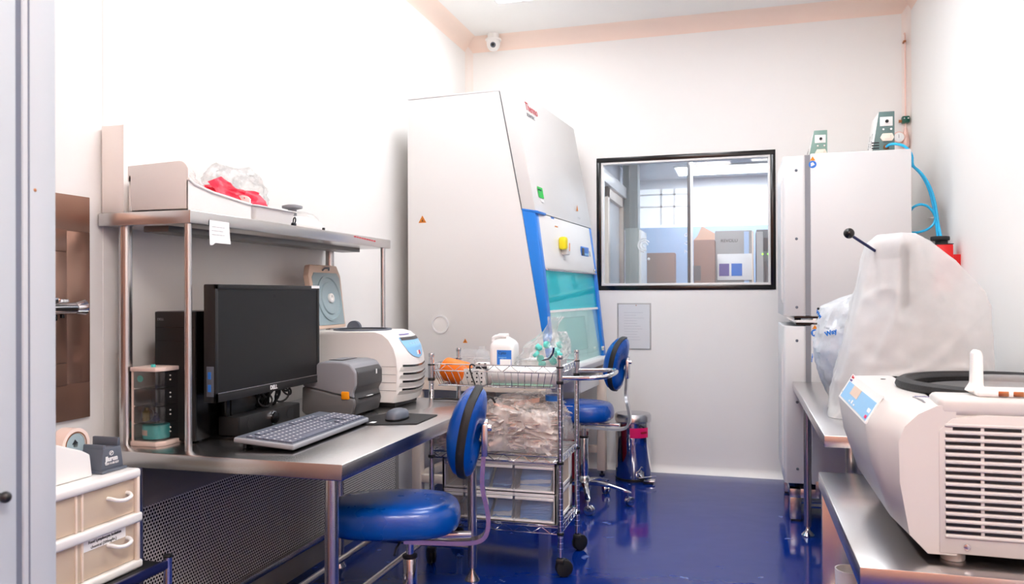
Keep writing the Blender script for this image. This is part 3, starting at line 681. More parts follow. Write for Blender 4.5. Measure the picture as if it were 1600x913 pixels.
for x in (px0 + .04, px1 - .05):
    for y in (py0 + .03, py1 - .03): obj('foot', MB().cyl((x, y, ZT), (x, y, ZT + .01), .012), 'rubber', t)

# small centrifuge with its lid open
t = thing('small_centrifuge', 'white benchtop centrifuge with its lid standing open, behind the label printer', 'centrifuge', (-1.62, 3.35, ZT))
cy0, cy1 = 3.195, 3.50
prof = [(-1.87, .83), (-1.87, 1.115), (-1.855, 1.137), (-1.55, 1.137), (-1.515, 1.128), (-1.485, 1.105), (-1.46, 1.065), (-1.447, 1.02), (-1.442, .965), (-1.447, .88), (-1.465, .825)]
mb = MB(); n = 14
def cring(k, f):
    # the far end swells forward a little: a bowed front
    return [(x + (.028 * math.sin(PI * f) if x > -1.58 else 0), cy0 + (cy1 - cy0) * f, z) for x, z in prof]
mb.loft([[(-1.66 + (x + 1.66) * .985, cy0 - .004, .98 + (z - .98) * .985) for x, z in prof]] + [cring(0, k / n) for k in range(n + 1)] + [[(-1.66 + (x + 1.66) * .985, cy1 + .004, .98 + (z - .98) * .985) for x, z in prof]])
obj('housing', mb, 'white_pl', t, angle=50)
obj('undercarriage', MB().box((-1.85, cy0 + .03, ZT + .001), (-1.47, cy1 - .03, .835), .004), 'black', t)
def front_x(z, f):
    for (xa, za), (xb, zb) in zip(prof[3:], prof[4:]):
        if zb <= z <= za: return xa + (xb - xa) * (za - z) / (za - zb) + .028 * math.sin(PI * f)
    return prof[-1][0]
def on_front(f, z, off): return (front_x(z, f) + off, cy0 + (cy1 - cy0) * f, z)
# control shield
def shield(u, v):
    z = 1.108 - .095 * v; w = .37 * math.sqrt(max(0, 1 - v ** 2.4)) if v < 1 else 0
    f = .58 + w * (u - .5) * 2; return on_front(f, z, .003)
obj('control_panel', MB().grid(shield, 16, 14), 'lightblue', t)
obj('display', MB().grid(lambda u, v: on_front(.23 + .70 * u, 1.109 - .014 * v, .004), 10, 3), 'printer_dark', t)
obj('logo_bar', MB().grid(lambda u, v: on_front(.30 + .34 * u, 1.1225 - .004 * v, .004), 6, 2), 'purpleink', t)
obj('stop_key', MB().grid(lambda u, v: on_front(.60 + .07 * u, 1.046 - .018 * v, .0045), 3, 3), 'redink', t)
obj('start_key', MB().grid(lambda u, v: on_front(.52 + .07 * u, 1.046 - .018 * v, .0045), 3, 3), 'white_pl', t)
bt = MB()
for f in (.36, .45, .56, .66, .76): bt.grid(lambda u, v, f=f: on_front(f + .05 * u, 1.084 - .009 * v, .0045), 2, 2)
obj('keypad', bt, 'frost', t)
for k, z in enumerate((.985, .95, .915, .88)):
    sl = obj('vent_slot', MB().grid(lambda u, v, z=z: on_front(.10 + .88 * u, z - .009 * v + .006 * (1 - math.sin(PI * u)), .0025), 18, 2), 'gloss_black', t)
    obj('vent_lip', MB().grid(lambda u, v, z=z: on_front(.02 + .96 * u, z - .009 - .016 * v + .006 * (1 - math.sin(PI * u)), .0025 + .006 * (1 - v)), 18, 2), 'white_pl', t)
    obj('side_groove', MB().box((-1.52 - .006 * k, cy0 - .0052, z - .001), (-1.45, cy0 - .002, z + .0005)), 'greyink', t)
obj('bowl_rim', MB().lathe([(.118, 0), (.134, 0), (.134, .008), (.118, .008), (.118, 0)], (-1.69, 3.35, 1.136), 40), 'slate', t)
obj('bowl', MB().lathe([(.118, 0.004), (.118, -.001), (0, -.001)], (-1.69, 3.35, 1.139), 40), 'printer_dark', t)
lid = Matrix.Translation((-1.845, 3.35, 1.145)) @ Matrix.Rotation(math.radians(-9), 4, 'Y')
lo = obj('lid', MB().prism([(-.135, 0), (.135, 0), (.135, .03), (.15, .25), (.125, .30), (-.125, .30), (-.15, .25)], 0, -.03, 0, .006, 2), 'beige', t)
lo.data.transform(MW[t.name]); lo.data.transform(lid); lo.data.transform(MW[t.name].inverted())
def lidpart(name, mb, m):
    o = obj(name, mb, m, lo); o.data.transform(MW[t.name]); o.data.transform(lid); o.data.transform(MW[t.name].inverted()); return o
lidpart('lid_lining', MB().prism([(-.118, .015), (.118, .015), (.126, .24), (.105, .262), (-.105, .262), (-.126, .24)], 0, -.005, .004, .002), 'lidgrey')
lidpart('lid_seal', MB().lathe([(.108, .002), (.108, .010), (.098, .012), (.096, .006), (.078, .006), (.074, .012), (.04, .014), (.03, .010), (0, .010)], (0, 0, .14), 40, 0), 'lidgrey')
lidpart('lid_hub', MB().lathe([(.022, .008), (.022, .02), (.012, .022), (.010, .012), (0, .012)], (0, 0, .14), 24, 0), 'white_pl')
lidpart('lid_latch', MB().tube([(.006, -.03, .272), (.014, -.02, .282), (.014, .02, .284), (.006, .03, .275)], .004), 'slate')
obj('lid_hinge', MB().cyl((-1.80, 3.47, 1.14), (-1.80, 3.49, 1.14), .035, n=24), 'slate', t)

# ------------------------------------------------------------------ biosafety cabinet (local u = depth, v = along the wall)
t = thing('biosafety_cabinet', 'tall white biosafety cabinet with blue uprights and a teal glass sash', 'cabinet', (-1.95, 4.47, 0), math.radians(-4))
VL = 1.28
def L(name, mb, m, par=None, angle=35): return obj(name, mb, m, par or t, local=True, angle=angle)
L('body_side', MB().prism([(0, .80), (0, 2.485), (.60, 2.487), (.735, 1.79), (.892, .86), (.892, .80)], 1, 0, .035, .002), 'powder')
L('body_side', MB().prism([(0, .80), (0, 2.485), (.60, 2.487), (.735, 1.79), (.892, .86), (.892, .80)], 1, VL - .035, VL, .002), 'powder')
L('body_back', MB().box((0, .034, .80), (.03, VL - .034, 2.48)), 'powder')
L('top_plate', MB().box((0, 0, 2.4875), (.605, VL, 2.497), .001), 'powder2')
L('seam_line', MB().prism([(.598, 2.486), (.602, 2.486), (.737, 1.789), (.733, 1.789)], 1, -.0012, .002), 'greyink')
L('upper_hood', MB().prism([(.603, 2.487), (.603, 2.512), (.690, 2.512), (.822, 1.775), (.74, 1.79)], 1, -.004, VL + .004, .004), 'powder')
L('control_panel', MB().prism([(.70, 1.774), (.818, 1.774), (.856, 1.50), (.862, 1.45), (.85, 1.437), (.79, 1.445)], 1, .055, VL - .055, .006), 'powder')
L('panel_grip', MB().prism([(.845, 1.452), (.872, 1.447), (.872, 1.437), (.845, 1.437)], 1, .06, VL - .06, .003), 'satin')
up_poly = [(.738, 1.787), (.818, 1.774), (.862, 1.44), (.925, .86), (.895, .86), (.86, 1.06)]
L('blue_upright', MB().prism(up_poly, 1, -.003, .058, .003), 'blue_frame')
L('blue_upright', MB().prism(up_poly, 1, VL - .058, VL + .003, .003), 'blue_frame')
L('blue_cap', MB().prism([(.736, 1.786), (.74, 1.796), (.835, 1.779), (.83, 1.764)], 1, -.005, .16, .002), 'blue_frame')
def sash(z): return .845 + (1.44 - z) * .105
def sashq(z0, z1, v0, v1, off, th=.004):
    return MB().prism([(sash(z0) + off, z0), (sash(z0) + off + th, z0), (sash(z1) + off + th, z1), (sash(z1) + off, z1)], 1, v0, v1)
L('sash_glass', sashq(1.20, 1.442, .058, VL - .058, 0), 'tealglass')
L('sash_bar', sashq(1.192, 1.206, .058, VL - .058, -.006, .018), 'white_pl')
L('lower_glass', sashq(.865, 1.192, .058, VL - .058, -.004), 'greenglass')
L('night_cover', sashq(.93, 1.15, .16, VL - .34, -.024, .004), 'greenglass')
L('cover_outline', MB().tube([(sash(.93) - .018, .16, .93), (sash(1.15) - .018, .16, 1.15), (sash(1.15) - .018, VL - .34, 1.15), (sash(.93) - .018, VL - .34, .93)], .002, 6, closed=True), 'greyink')
L('work_surface', MB().box((.03, .035, .80), (.90, VL - .035, .845), .003), 'powder2')
L('inner_wall', MB().box((.12, .035, .845), (.14, VL - .035, 1.78)), 'powder2')
L('inner_lining', MB().box((.12, .036, .846), (.80, .046, 1.5)).box((.12, VL - .046, .846), (.80, VL - .036, 1.5)), 'powder2')
L('cabinet_lamp', MB().box((.30, .20, 1.66), (.40, 1.08, 1.70), .01), mat('cabinet_lamp_tube', (240, 252, 255), .4, emit=4.5))
L('arm_rest', MB().prism([(.86, .80), (.86, .862), (.935, .858), (.945, .84), (.93, .80)], 1, .0, VL, .004), 'powder')
L('glass_catch', MB().box((.915, VL - .10, .90), (.935, VL - .085, .93), .002), 'chrome')
# port, warnings, labels
p = L('side_port', MB().lathe([(.046, 0), (.056, 0), (.056, .009), (.047, .009), (.045, .002)], (.216, 0, 1.121), 36, mtx=Matrix.Translation((.216, 0, 1.121)) @ Matrix.Rotation(PI / 2, 4, 'X')), 'powder2')
L('port_plug', MB().lathe([(0, .005), (.03, .005), (.045, .002), (.045, 0)], (0, 0, 0), 36, mtx=Matrix.Translation((.216, 0, 1.121)) @ Matrix.Rotation(PI / 2, 4, 'X')), 'powder', p)
def warn(name, u, z, s, par=None):
    w = L(name, MB().prism([(u - s / 2, z - s * .43), (u + s / 2, z - s * .43), (u, z + s * .43)], 1, -.0012, .0002), 'warn', par)
    L('warning_mark', MB().tube([(u + s * .42 * math.cos(a), -.0013, z - s * .13 + s * .42 * math.sin(a)) for a in (PI / 2, PI * 7 / 6, PI * 11 / 6)], s * .025, 5, closed=True).box((u - s * .13, -.0016, z - s * .26), (u + s * .13, -.001, z - s * .16)).box((u - s * .03, -.0016, z - s * .14), (u + s * .05, -.001, z + s * .06)), 'ink', w)
warn('warning_sticker', .099, 1.757, .052)
warn('warning_sticker', .378, 1.026, .030)
def hood_pt(v, z, off=.0035):
    f = (2.512 - z) / (2.512 - 1.775); return Vector((.690 + (.822 - .690) * f + off, v, z))
def hoodlab(name, v0, v1, z0, z1, m, par=None):
    return L(name, MB().grid(lambda a, b: hood_pt(v0 + (v1 - v0) * a, z0 + (z1 - z0) * b), 1, 1), m, par)
sl = Vector((-.132, 0, .737)).normalized()
text('Thermo', .07, 'redink', t, Matrix(((0, sl.x, 1, hood_pt(.14, 2.40).x), (1, 0, 0, .14), (0, sl.z, 0, 2.40), (0, 0, 0, 1))) if 0 else frame_mtx(hood_pt(.15, 2.405), (0, 1, 0), sl), local=True)
text('SCIENTIFIC', .03, 'greyink', t, frame_mtx(hood_pt(.15, 2.365), (0, 1, 0), sl), local=True)
g = hoodlab('green_certificate', .10, .20, 1.87, 1.935, 'green')
text('CERTIFIED', .014, 'valve_green', g, frame_mtx(hood_pt(.105, 1.912, .0045), (0, 1, 0), sl), local=True)
hoodlab('white_tag', .13, .19, 1.845, 1.862, 'paper')
wl = L('warning_sticker', MB().prism([(0, 0), (.045, 0), (.0225, .042)], 1, 0, .0005), 'warn'); wl.data.transform(Matrix(((0, 0, 1, 0), (1, 0, 0, 0), (0, 1, 0, 0), (0, 0, 0, 1))) if 0 else Matrix.Rotation(PI / 2, 4, 'Z')); wl.data.transform(Matrix.Translation(hood_pt(.92, 1.87, .004)))
hoodlab('white_tag', .93, .985, 1.815, 1.83, 'frost')
def panel_pt(v, z, off=.002):
    return Vector((.818 + (1.774 - z) / (1.774 - 1.50) * .038 + off, v, z))
def pbox(name, v0, v1, z0, z1, th, m, par=None, bev=.003):
    mb = MB().box((-.002, v0, z0 - (z0 + z1) / 2), (th, v1, z1 - (z0 + z1) / 2), bev, 2, Matrix.Translation(panel_pt(0, (z0 + z1) / 2, 0)))
    return L(name, mb, m, par)
kp_ = pbox('keypad_panel', .90, 1.10, 1.555, 1.625, .004, 'labelblue')
pbox('keypad_display', .915, .975, 1.565, 1.615, .006, 'printer_dark', kp_, .001)
for i in range(3):
    for j in range(2): pbox('keypad_button', .99 + i * .035, 1.015 + i * .035, 1.566 + j * .028, 1.582 + j * .028, .0055, 'lightblue', kp_, .001)
text('} ]', .04, 'greyink', t, frame_mtx(panel_pt(1.115, 1.575, .001), (0, 1, 0), (-.14, 0, 1)), 'switch_marks', local=True)
pbox('orange_tag', .36, .42, 1.715, 1.722, .001, 'warn', None, .0)
pbox('blue_tag', .30, .36, 1.762, 1.772, .001, 'labelblue', None, .0)
pbox('key_lock', VL - .09, VL - .075, 1.455, 1.475, .01, 'satin')
# stand under the cabinet
for u, v in ((.05, .03), (.86, .03), (.05, VL - .03), (.90, VL - .03)):
    lg = L('stand_leg', MB().box((u - .03, v - .03, .035), (u + .03, v + .03, .80), .006), 'cream_pl')
    L('levelling_foot', MB().lathe([(0, 0), (.02, 0), (.02, .008), (.008, .012), (.008, .036), (0, .036)], (u, v, 0), 16), 'black', lg)
for v in (.03, VL - .03):
    L('stand_rail', MB().box((.05, v - .02, .16), (.90, v + .02, .21), .004), 'cream_pl')
    L('stand_rail', MB().box((.05, v - .02, .725), (.90, v + .02, .80), .004), 'cream_pl')
L('stand_rail', MB().box((.03, .03, .16), (.07, VL - .03, .21), .004), 'cream_pl')
L('stand_rail', MB().box((.84, VL - .42, .38), (.90, VL - .03, .44), .004), 'cream_pl')
L('front_drawer_box', MB().box((.62, VL - .60, .655), (.90, VL - .10, .74), .004), 'powder')
# alarm unit on the cabinet
q = thing('gas_alarm', 'yellow and white handheld gas alarm hanging on the cabinet control panel', 'alarm', (-1.95, 4.47, 0), math.radians(-4))
def Q(name, v0, v1, z0, z1, x0, x1, m, par=None, bev=.006):
    o = panel_pt(0, (z0 + z1) / 2, .003)
    return obj(name, MB().box((x0, v0, z0 - (z0 + z1) / 2), (x1, v1, z1 - (z0 + z1) / 2), bev, 2, Matrix.Translation(o)), m, par or q, local=True)
Q('yellow_body', .375, .425, 1.575, 1.655, 0, .05, 'yellow', None, .014)
Q('meter_screen', .425, .428, 1.605, 1.64, .012, .04, 'ink', None, .001)
Q('white_body', .428, .495, 1.545, 1.65, 0, .04, 'white_pl', None, .008)
Q('meter_button', .44, .455, 1.615, 1.64, .039, .043, 'printer_dark', None, .002)
Q('orange_stripe', .470, .48, 1.57, 1.62, .039, .042, 'warn', None, .001)

# ------------------------------------------------------------------ chairs
def lab_chair(label, x, y, dz, rz, base_rot):
    t = thing('lab_chair', label, 'chair', (x, y, 0), rz, 'blue vinyl lab chairs')
    zs = .405 + dz                                      # underside of the seat
    def sr(k, z, sx=0): return [(-.055 + sx + p[0] * k, p[1] * k, z) for p in superell(.24, .18, 2.7, 56)]
    obj('seat', MB().loft([sr(.6, zs + .005), sr(.90, zs), sr(.965, zs + .010), sr(.995, zs + .025), sr(1.0, zs + .045), sr(.988, zs + .068), sr(.955, zs + .088), sr(.89, zs + .101), sr(.76, zs + .108), sr(.5, zs + .110), sr(.2, zs + .110)]), 'blue_vinyl', t, True, 60)
    zb = zs + .350; ang = math.radians(10)
    BM = Matrix.Translation((.225, 0, zb)) @ Matrix.Rotation(ang, 4, 'Y')
    def br(k, xx): return [BM @ Vector((xx + .03 * (p[0] / .155) ** 2 * -1, p[0] * k, p[1] * k)) for p in superell(.15, .168, 2.5, 48)]
    obj('backrest', MB().loft([br(.2, -.058), br(.55, -.056), br(.8, -.048), br(.93, -.032), br(.98, -.012)]), 'blue_vinyl', t, True, 60)
    obj('back_shell', MB().loft([br(.97, .012), br(.90, .028), br(.75, .038), br(.5, .043), br(.2, .045)]), 'blue_vinyl', t, True, 60)
    obj('edge_band', MB().loft([br(.95, -.016), br(1.0, -.013), br(1.015, 0), br(1.0, .015), br(.95, .016)]), 'rubber', t, True, 60)
    br_ = obj('back_bracket', MB().box((.262, -.03, zb - .09), (.285, .03, zb + .03), .006).cyl((.27, 0, zb + .03), (.285, 0, zb + .03), .014), 'satin', t, True)
    obj('bracket_knob', MB().cyl((.28, 0, zb + .012), (.30, 0, zb + .012), .012, bev=.003), 'chrome', br_, True)
    bar = [(.274, zb - .02), (.268, zb - .12), (.262, zb - .2), (.285, zb - .29), (.288, zb - .35), (.268, zb - .395), (.20, zb - .405), (.05, zb - .398), (-.02, zb - .395)]
    pts = [Vector((a, 0, b)) for a, b in bar]
    for _ in range(2):
        Qp = [pts[0]]
        for a, b in zip(pts, pts[1:]): Qp += [a * .75 + b * .25, a * .25 + b * .75]
        pts = Qp + [pts[-1]]
    rings = []
    for i, p in enumerate(pts):
        d = (pts[min(i + 1, len(pts) - 1)] - pts[max(i - 1, 0)]).normalized(); nrm = Vector((d.z, 0, -d.x)) * .008
        rings.append([p + nrm + Vector((0, .026, 0)), p + nrm - Vector((0, .026, 0)), p - nrm - Vector((0, .026, 0)), p - nrm + Vector((0, .026, 0))])
    obj('back_bar', MB().loft(rings), 'chrome', t, True)
    obj('seat_plate', MB().box((-.1, -.08, zs - .02), (.10, .08, zs + .004), .004).box((-.02, -.018, zs - .036), (.225, .018, zs - .018), .003), 'satin', t, True)
    obj('tilt_lever', MB().tube([(-.02, -.06, zs - .02), (-.03, -.16, zs - .028), (-.03, -.2, zs - .035)], .005), 'black', t, True)
    gl = obj('gas_column', MB().cyl((0, 0, .28), (0, 0, zs - .018), .014, n=20), 'chrome', t, True)
    sv = obj('column_sleeve', MB().cyl((0, 0, .09), (0, 0, .30 + dz * .9), .026, n=24, bev=.003), 'chrome', t, True)
    obj('sleeve_collar', MB().cyl((0, 0, .30 + dz * .9), (0, 0, .312 + dz * .9), .028, n=24, bev=.003), 'black', sv, True)
    obj('hub', MB().lathe([(0, .075), (.035, .075), (.042, .09), (.036, .15), (.026, .17), (0, .17)], (0, 0, 0), 24), 'polished', t, True)
    for k in range(5):
        a = base_rot + 2 * PI * k / 5; c, s = math.cos(a), math.sin(a)
        secs = []
        for f, zz, w, hh in ((.02, .125, .022, .03), (.08, .128, .02, .026), (.16, .118, .017, .022), (.24, .1, .015, .016), (.285, .086, .014, .012), (.295, .082, .008, .006)):
            secs.append([Vector((c * f - s * w * e1, s * f + c * w * e1, zz + hh * .5 * e2)) for e1, e2 in ((1, -.6), (.7, -1), (-.7, -1), (-1, -.6), (-1, .5), (-.5, 1), (.5, 1), (1, .5))])
        lg = obj('base_arm', MB().loft(secs), 'polished', t, True, 50)
        hx, hy = c * .275, s * .275; a2 = a + .9; c2, s2 = math.cos(a2), math.sin(a2)
        ax = Vector((-s2, c2, 0))
        wc = Vector((hx + c2 * .012, hy + s2 * .012, .029))
        cs = MB().cyl((hx, hy, .05), (hx, hy, .088), .007, n=10)
        for sd in (1, -1): cs.cyl(wc + ax * sd * .006, wc + ax * sd * .021, .028, n=22, bev=.004)
        cs.cyl(wc - ax * .008, wc + ax * .008, .012, n=12)
        obj('caster', cs, 'chrome' if dz > .05 else 'black', lg, True)
    return t
lab_chair('blue vinyl lab chair with a chrome back bar, in front of the steel workbench', -1.165, 2.68, 0.045, .30, .5)
lab_chair('blue vinyl lab chair raised high in front of the biosafety cabinet', -.945, 4.88, .115, -.03, -.02)

# ------------------------------------------------------------------ wire cart
t = thing('wire_cart', 'chrome wire shelf cart on black casters with a basket on top', 'cart', (-1.12, 3.76, 0))
CX0, CX1, CY0, CY1 = -1.437, -.803, 3.57, 3.955
for x, y in ((CX0, CY0), (CX1, CY0), (CX0, CY1), (CX1, CY1)):
    ps = MB().cyl((x, y, .09), (x, y, 1.012), .0125, n=18)
    post = obj('post', ps, 'chrome', t)
    rg = MB()
    for k in range(33): rg.lathe([(.0124, -.0012), (.0133, 0), (.0124, .0012)], (x, y, .13 + k * .0254), 14)
    obj('post_groove', rg, 'satin', post)
    obj('post_cap', MB().cyl((x, y, 1.0), (x, y, 1.018), .014, n=16, bev=.003).cyl((x, y, .9), (x, y, .965), .0155, .0165, n=16), 'satin', post)
    for za, zb_, rr in ((.885, .9, .017), (.958, .966, .0172), (.515, .528, .017), (.19, .203, .017)):
        obj('shelf_collar', MB().cyl((x, y, za), (x, y, zb_), rr, n=16, bev=.002), 'black', post)
    a = {CX0: 2.2, CX1: .5}[x] + (.4 if y == CY1 else 0); ax = Vector((-math.sin(a), math.cos(a), 0)); wc = Vector((x + .016 * math.cos(a), y + .016 * math.sin(a), .041))
    cs = MB().cyl(wc - ax * .018, wc - ax * .005, .040, n=24, bev=.006).cyl(wc + ax * .005, wc + ax * .018, .040, n=24, bev=.006).cyl(wc - ax * .006, wc + ax * .006, .022, n=14).cyl((x, y, .07), (x, y, .098), .012, n=12)
    cs.box((x - .02, y - .022, .06), (x + .02, y + .022, .085), .008)
    obj('caster', cs, 'rubber', post)
def truss(z1, z0, name, n_long=14):
    mb = MB(); r = .0028
    for z, rr in ((z1, .0033), (z0, .0033)): mb.tube([(CX0, CY0, z), (CX1, CY0, z), (CX1, CY1, z), (CX0, CY1, z)], rr, 6, closed=True)
    def zig(a, b, n):
        a, b = Vector(a), Vector(b); pts = [a + (b - a) * (k / n) + Vector((0, 0, z1 if k % 2 == 0 else z0)) for k in range(n + 1)]
        mb.tube(pts, .0022, 5)
    for yy in (CY0, CY1): zig((CX0, yy, 0), (CX1, yy, 0), n_long)
    for xx in (CX0, CX1): zig((xx, CY0, 0), (xx, CY1, 0), 12)
    return mb
def deck(mb, z, x0, x1, y0, y1, n):
    for k in range(1, n): y = y0 + (y1 - y0) * k / n; mb.tube([(x0, y, z), (x1, y, z)], .0018, 5)
    for k in range(1, 4): x = x0 + (x1 - x0) * k / 4; mb.tube([(x, y0, z - .003), (x, y1, z - .003)], .0026, 5)
    return mb
obj('middle_shelf', deck(truss(.548, .518, ''), .549, CX0, CX1, CY0, CY1, 18), 'chrome', t)
obj('bottom_shelf', deck(truss(.222, .192, ''), .223, CX0, CX1, CY0, CY1, 18), 'chrome', t)
bk = truss(.966, .934, '', 16); ins = .03; zb = .862
bk.tube([(CX0 + ins, CY0 + .02, zb), (CX1 - ins, CY0 + .02, zb), (CX1 - ins, CY1 - .02, zb), (CX0 + ins, CY1 - .02, zb)], .003, 6, closed=True)
for k in range(1, 19):
    f = k / 19; xa = CX0 + (CX1 - CX0) * f; xb = CX0 + ins + (CX1 - CX0 - 2 * ins) * f + .006
    for ya, yb in ((CY0, CY0 + .02), (CY1, CY1 - .02)): bk.tube([(xa, ya, .934), (xb, yb, zb)], .0018, 5)
for k in range(1, 15):
    f = k / 15; ya = CY0 + (CY1 - CY0) * f; yb = CY0 + .02 + (CY1 - CY0 - .04) * f
    for xa, xb in ((CX0, CX0 + ins), (CX1, CX1 - ins)): bk.tube([(xa, ya, .934), (xb, yb, zb)], .0018, 5)
deck(bk, zb, CX0 + ins, CX1 - ins, CY0 + .02, CY1 - .02, 16)
obj('basket', bk, 'chrome', t)
obj('push_handle', MB().tube([(CX1, CY0, .912), (CX1 + .11, CY0, .915), (CX1 + .19, CY0 + .01, .92), (CX1 + .222, CY0 + .09, .922), (CX1 + .222, CY1 - .09, .922), (CX1 + .19, CY1 - .01, .92), (CX1 + .11, CY1, .915), (CX1, CY1, .912)], .0105, 12, smooth=2), 'chrome', t)

# things in the basket
t = thing('orange_jar', 'orange bottle lying on its side in the cart basket, its dull end turned up', 'bottle', (-1.32, 3.72, .866))
jm = Matrix.Translation((-1.372, 3.665, .928)) @ Matrix.Rotation(math.radians(100), 4, 'Y') @ Matrix.Rotation(math.radians(12), 4, 'X')
obj('jar_body', MB().lathe([(0, -.035), (.05, -.035), (.058, -.026), (.058, .085), (.05, .098), (.03, .108), (0, .108)], (0, 0, 0), 32, mtx=jm), 'orange', t)
t = thing('clear_bottle', 'pale clear plastic bottle lying above the orange jar in the cart basket', 'bottle', (-1.27, 3.86, .866))
jm = Matrix.Translation((-1.375, 3.82, .955)) @ Matrix.Rotation(math.radians(93), 4, 'Y')
obj('bottle_body', MB().lathe([(0, 0), (.06, 0), (.071, .012), (.071, .15), (.055, .18), (.035, .19), (.035, .21), (0, .21)], (0, 0, 0), 32, mtx=jm), 'frost', t)
t = thing('tube_rack', 'white perforated tube rack standing at the front of the cart basket', 'rack', (-1.24, 3.65, .866))
rx0, rx1, ry0, ry1, rz0, rz1 = -1.305, -1.178, 3.602, 3.70, .866, .942
obj('rack_body', MB().box((rx0, ry0, rz0), (rx1, ry1, rz1), .003), 'white_pl', t)
hm = MB()
for i in range(4):
    for j in range(3):
        if (i + j) == 0: continue
        hm.cyl((rx0 + .04 + i * .024, ry0 - .0008, rz0 + .016 + j * .02), (rx0 + .04 + i * .024, ry0 + .002, rz0 + .016 + j * .02), .0042, n=12)
obj('rack_hole', hm, 'ink', t)
h2 = MB()
for i in range(4):
    for j in range(3): h2.cyl((rx0 + .025 + i * .026, ry0 + .02 + j * .028, rz1 - .001), (rx0 + .025 + i * .026, ry0 + .02 + j * .028, rz1 + .0008), .009, n=14)
obj('rack_well', h2, 'ink', t)
t = thing('reading_device', 'small black and white gadget on top of the perforated tube rack', 'gadget', (-1.202, 3.66, .943))
obj('body', MB().box((-1.227, 3.61, .9435), (-1.167, 3.66, .972), .003), 'white_pl', t)
obj('dark_panel', MB().box((-1.225, 3.608, .944), (-1.169, 3.611, .955)).box((-1.212, 3.608, .96), (-1.202, 3.611, .971)).box((-1.182, 3.608, .958), (-1.172, 3.611, .971)), 'ink', t)
t = thing('film_roll', 'long roll of white and pale green sheeting along the front of the cart basket', 'roll', (-.96, 3.65, .866))
obj('roll_body', MB().cyl((-1.165, 3.655, .914), (-.835, 3.655, .914), .046, n=32, bev=.003), 'white_pl', t)
obj('green_band', MB().grid(lambda u, v: (-1.15 + .30 * u, 3.655 + .0466 * math.cos(PI * 1.22 + .9 * v), .914 + .0466 * math.sin(PI * 1.22 - .25 - .9 * v + .9)), 2, 10), mat('pale_green_sheet', (176, 222, 206), .5), t)
t = thing('white_box', 'low white carton at the back of the cart basket', 'box', (-.96, 3.84, .866))
obj('carton', MB().box((-1.03, 3.73, .866), (-.84, 3.90, .975), .003), 'paper', t)
obj('lid_flap', MB().box((-1.032, 3.728, .9755), (-.838, 3.902, .979), .001), 'paper', t)
for x in (-1.23, -1.10):
    single('flask', MB().lathe([(0, 0), (.04, 0), (.042, .01), (.042, .09), (.03, .135), (.018, .15), (.018, .165), (0, .165)], (x - .06, 3.905, .866), 24), 'frost', 'pale frosted bottle at the rear of the cart basket, %s' % ('behind the orange bottle' if x < -1.2 else 'beside the white jug'), 'bottle')
# jug
t = thing('white_jug', 'white plastic reagent jug with a blue label in the cart basket', 'jug', (-1.10, 3.78, .866))
jx, jy = -1.137, 3.80
def jr(w, d, z, r=.02, dx=0): return [(p[0], p[1], z) for p in rrect(w, d, r, 5, jx + dx, jy)]
obj('jug_body', MB().loft([jr(.11, .10, .868), jr(.125, .115, .876), jr(.125, .115, 1.035), jr(.122, .112, 1.053, .025), jr(.10, .09, 1.07, .025), jr(.06, .055, 1.083, .02), jr(.05, .045, 1.088, .018)]), 'jug', t, angle=60)
obj('cap', MB().cyl((jx - .005, jy, 1.087), (jx - .005, jy, 1.104), .027, n=24, bev=.004), 'white_pl', t)
obj('handle', MB().tube([(jx - .045, jy - .03, 1.045), (jx - .055, jy - .03, 1.078), (jx - .03, jy - .03, 1.094), (jx + .02, jy - .03, 1.092)], .009, 8, smooth=1), 'jug', t)
lb = obj('blue_label', MB().box((jx - .022, jy - .0585, .93), (jx + .052, jy - .0572, 1.025)), 'labelblue', t)
obj('label_print', MB().box((jx - .006, jy - .0592, .935), (jx + .050, jy - .0585, .98)), 'paper', lb)
text('Cyto', .02, 'ink', lb, frame_mtx((jx - .015, jy - .0590, 1.005), (1, 0, 0), (0, 0, 1)), 'label_print')
text('reagent', .014, 'lightblue', lb, frame_mtx((jx - .015, jy - .0590, 0.985), (1, 0, 0), (0, 0, 1)), 'label_print')
# bag with teal caps
t = thing('bag_of_caps', 'clear plastic bag of mint green tubes standing at the right of the cart basket', 'bag', (-.9, 3.8, .866))
def bagf(u, v):
    th = 2 * PI * u; k = [.085, .10, .10, .085, .06, .03, .022, .035][min(int(v * 7), 7)]; k2 = [.085, .10, .10, .085, .06, .03, .022, .035][min(int(v * 7) + 1, 7)]
    r = k + (k2 - k) * (v * 7 - int(v * 7)); r *= 1 + .28 * nz((math.cos(th), math.sin(th), v * 3), 1.8, 4) + .12 * nz((math.cos(th), math.sin(th), v * 3), 5, 8)
    return (-.945 + .085 * v ** 1.3 + r * math.cos(th) * 1.15, 3.75 + r * math.sin(th) * .7, .925 + .265 * v + .012 * nz((math.cos(th), math.sin(th), v), 3))
obj('bag_film', MB().grid(bagf, 40, 24), 'bagclear', t)
random.seed(3)
for k in range(13):
    a = random.uniform(0, 2 * PI); r = .068 * random.random() ** .5
    c = Vector((-.945 + r * math.cos(a) * 1.3 + .004 * k, 3.73 + r * math.sin(a) * .6, .955 + .0085 * k)); d = Vector((random.uniform(-1, 1), random.uniform(-1, .2), random.uniform(-.4, 1))).normalized()
    single('mint_vial', MB().cyl(c, c + d * .018, .0175, n=18, bev=.002), 'mint', 'round mint green tube cap inside the clear bag on the cart', 'cap', 'mint caps in the clear bag')
t = thing('wipes_bag', 'clear crinkled packet slumped behind the near right cart post', 'bag', (-.86, 3.85, .98))
obj('packet_film', crumple(-.862, 3.86, 1.045, .045, .05, .065, .3, 2.6, 21), 'bagclear', t)
t = thing('blue_pen', 'dark blue pen leaning in the cart basket beside the bag of caps', 'pen', (-.86, 3.70, .98))
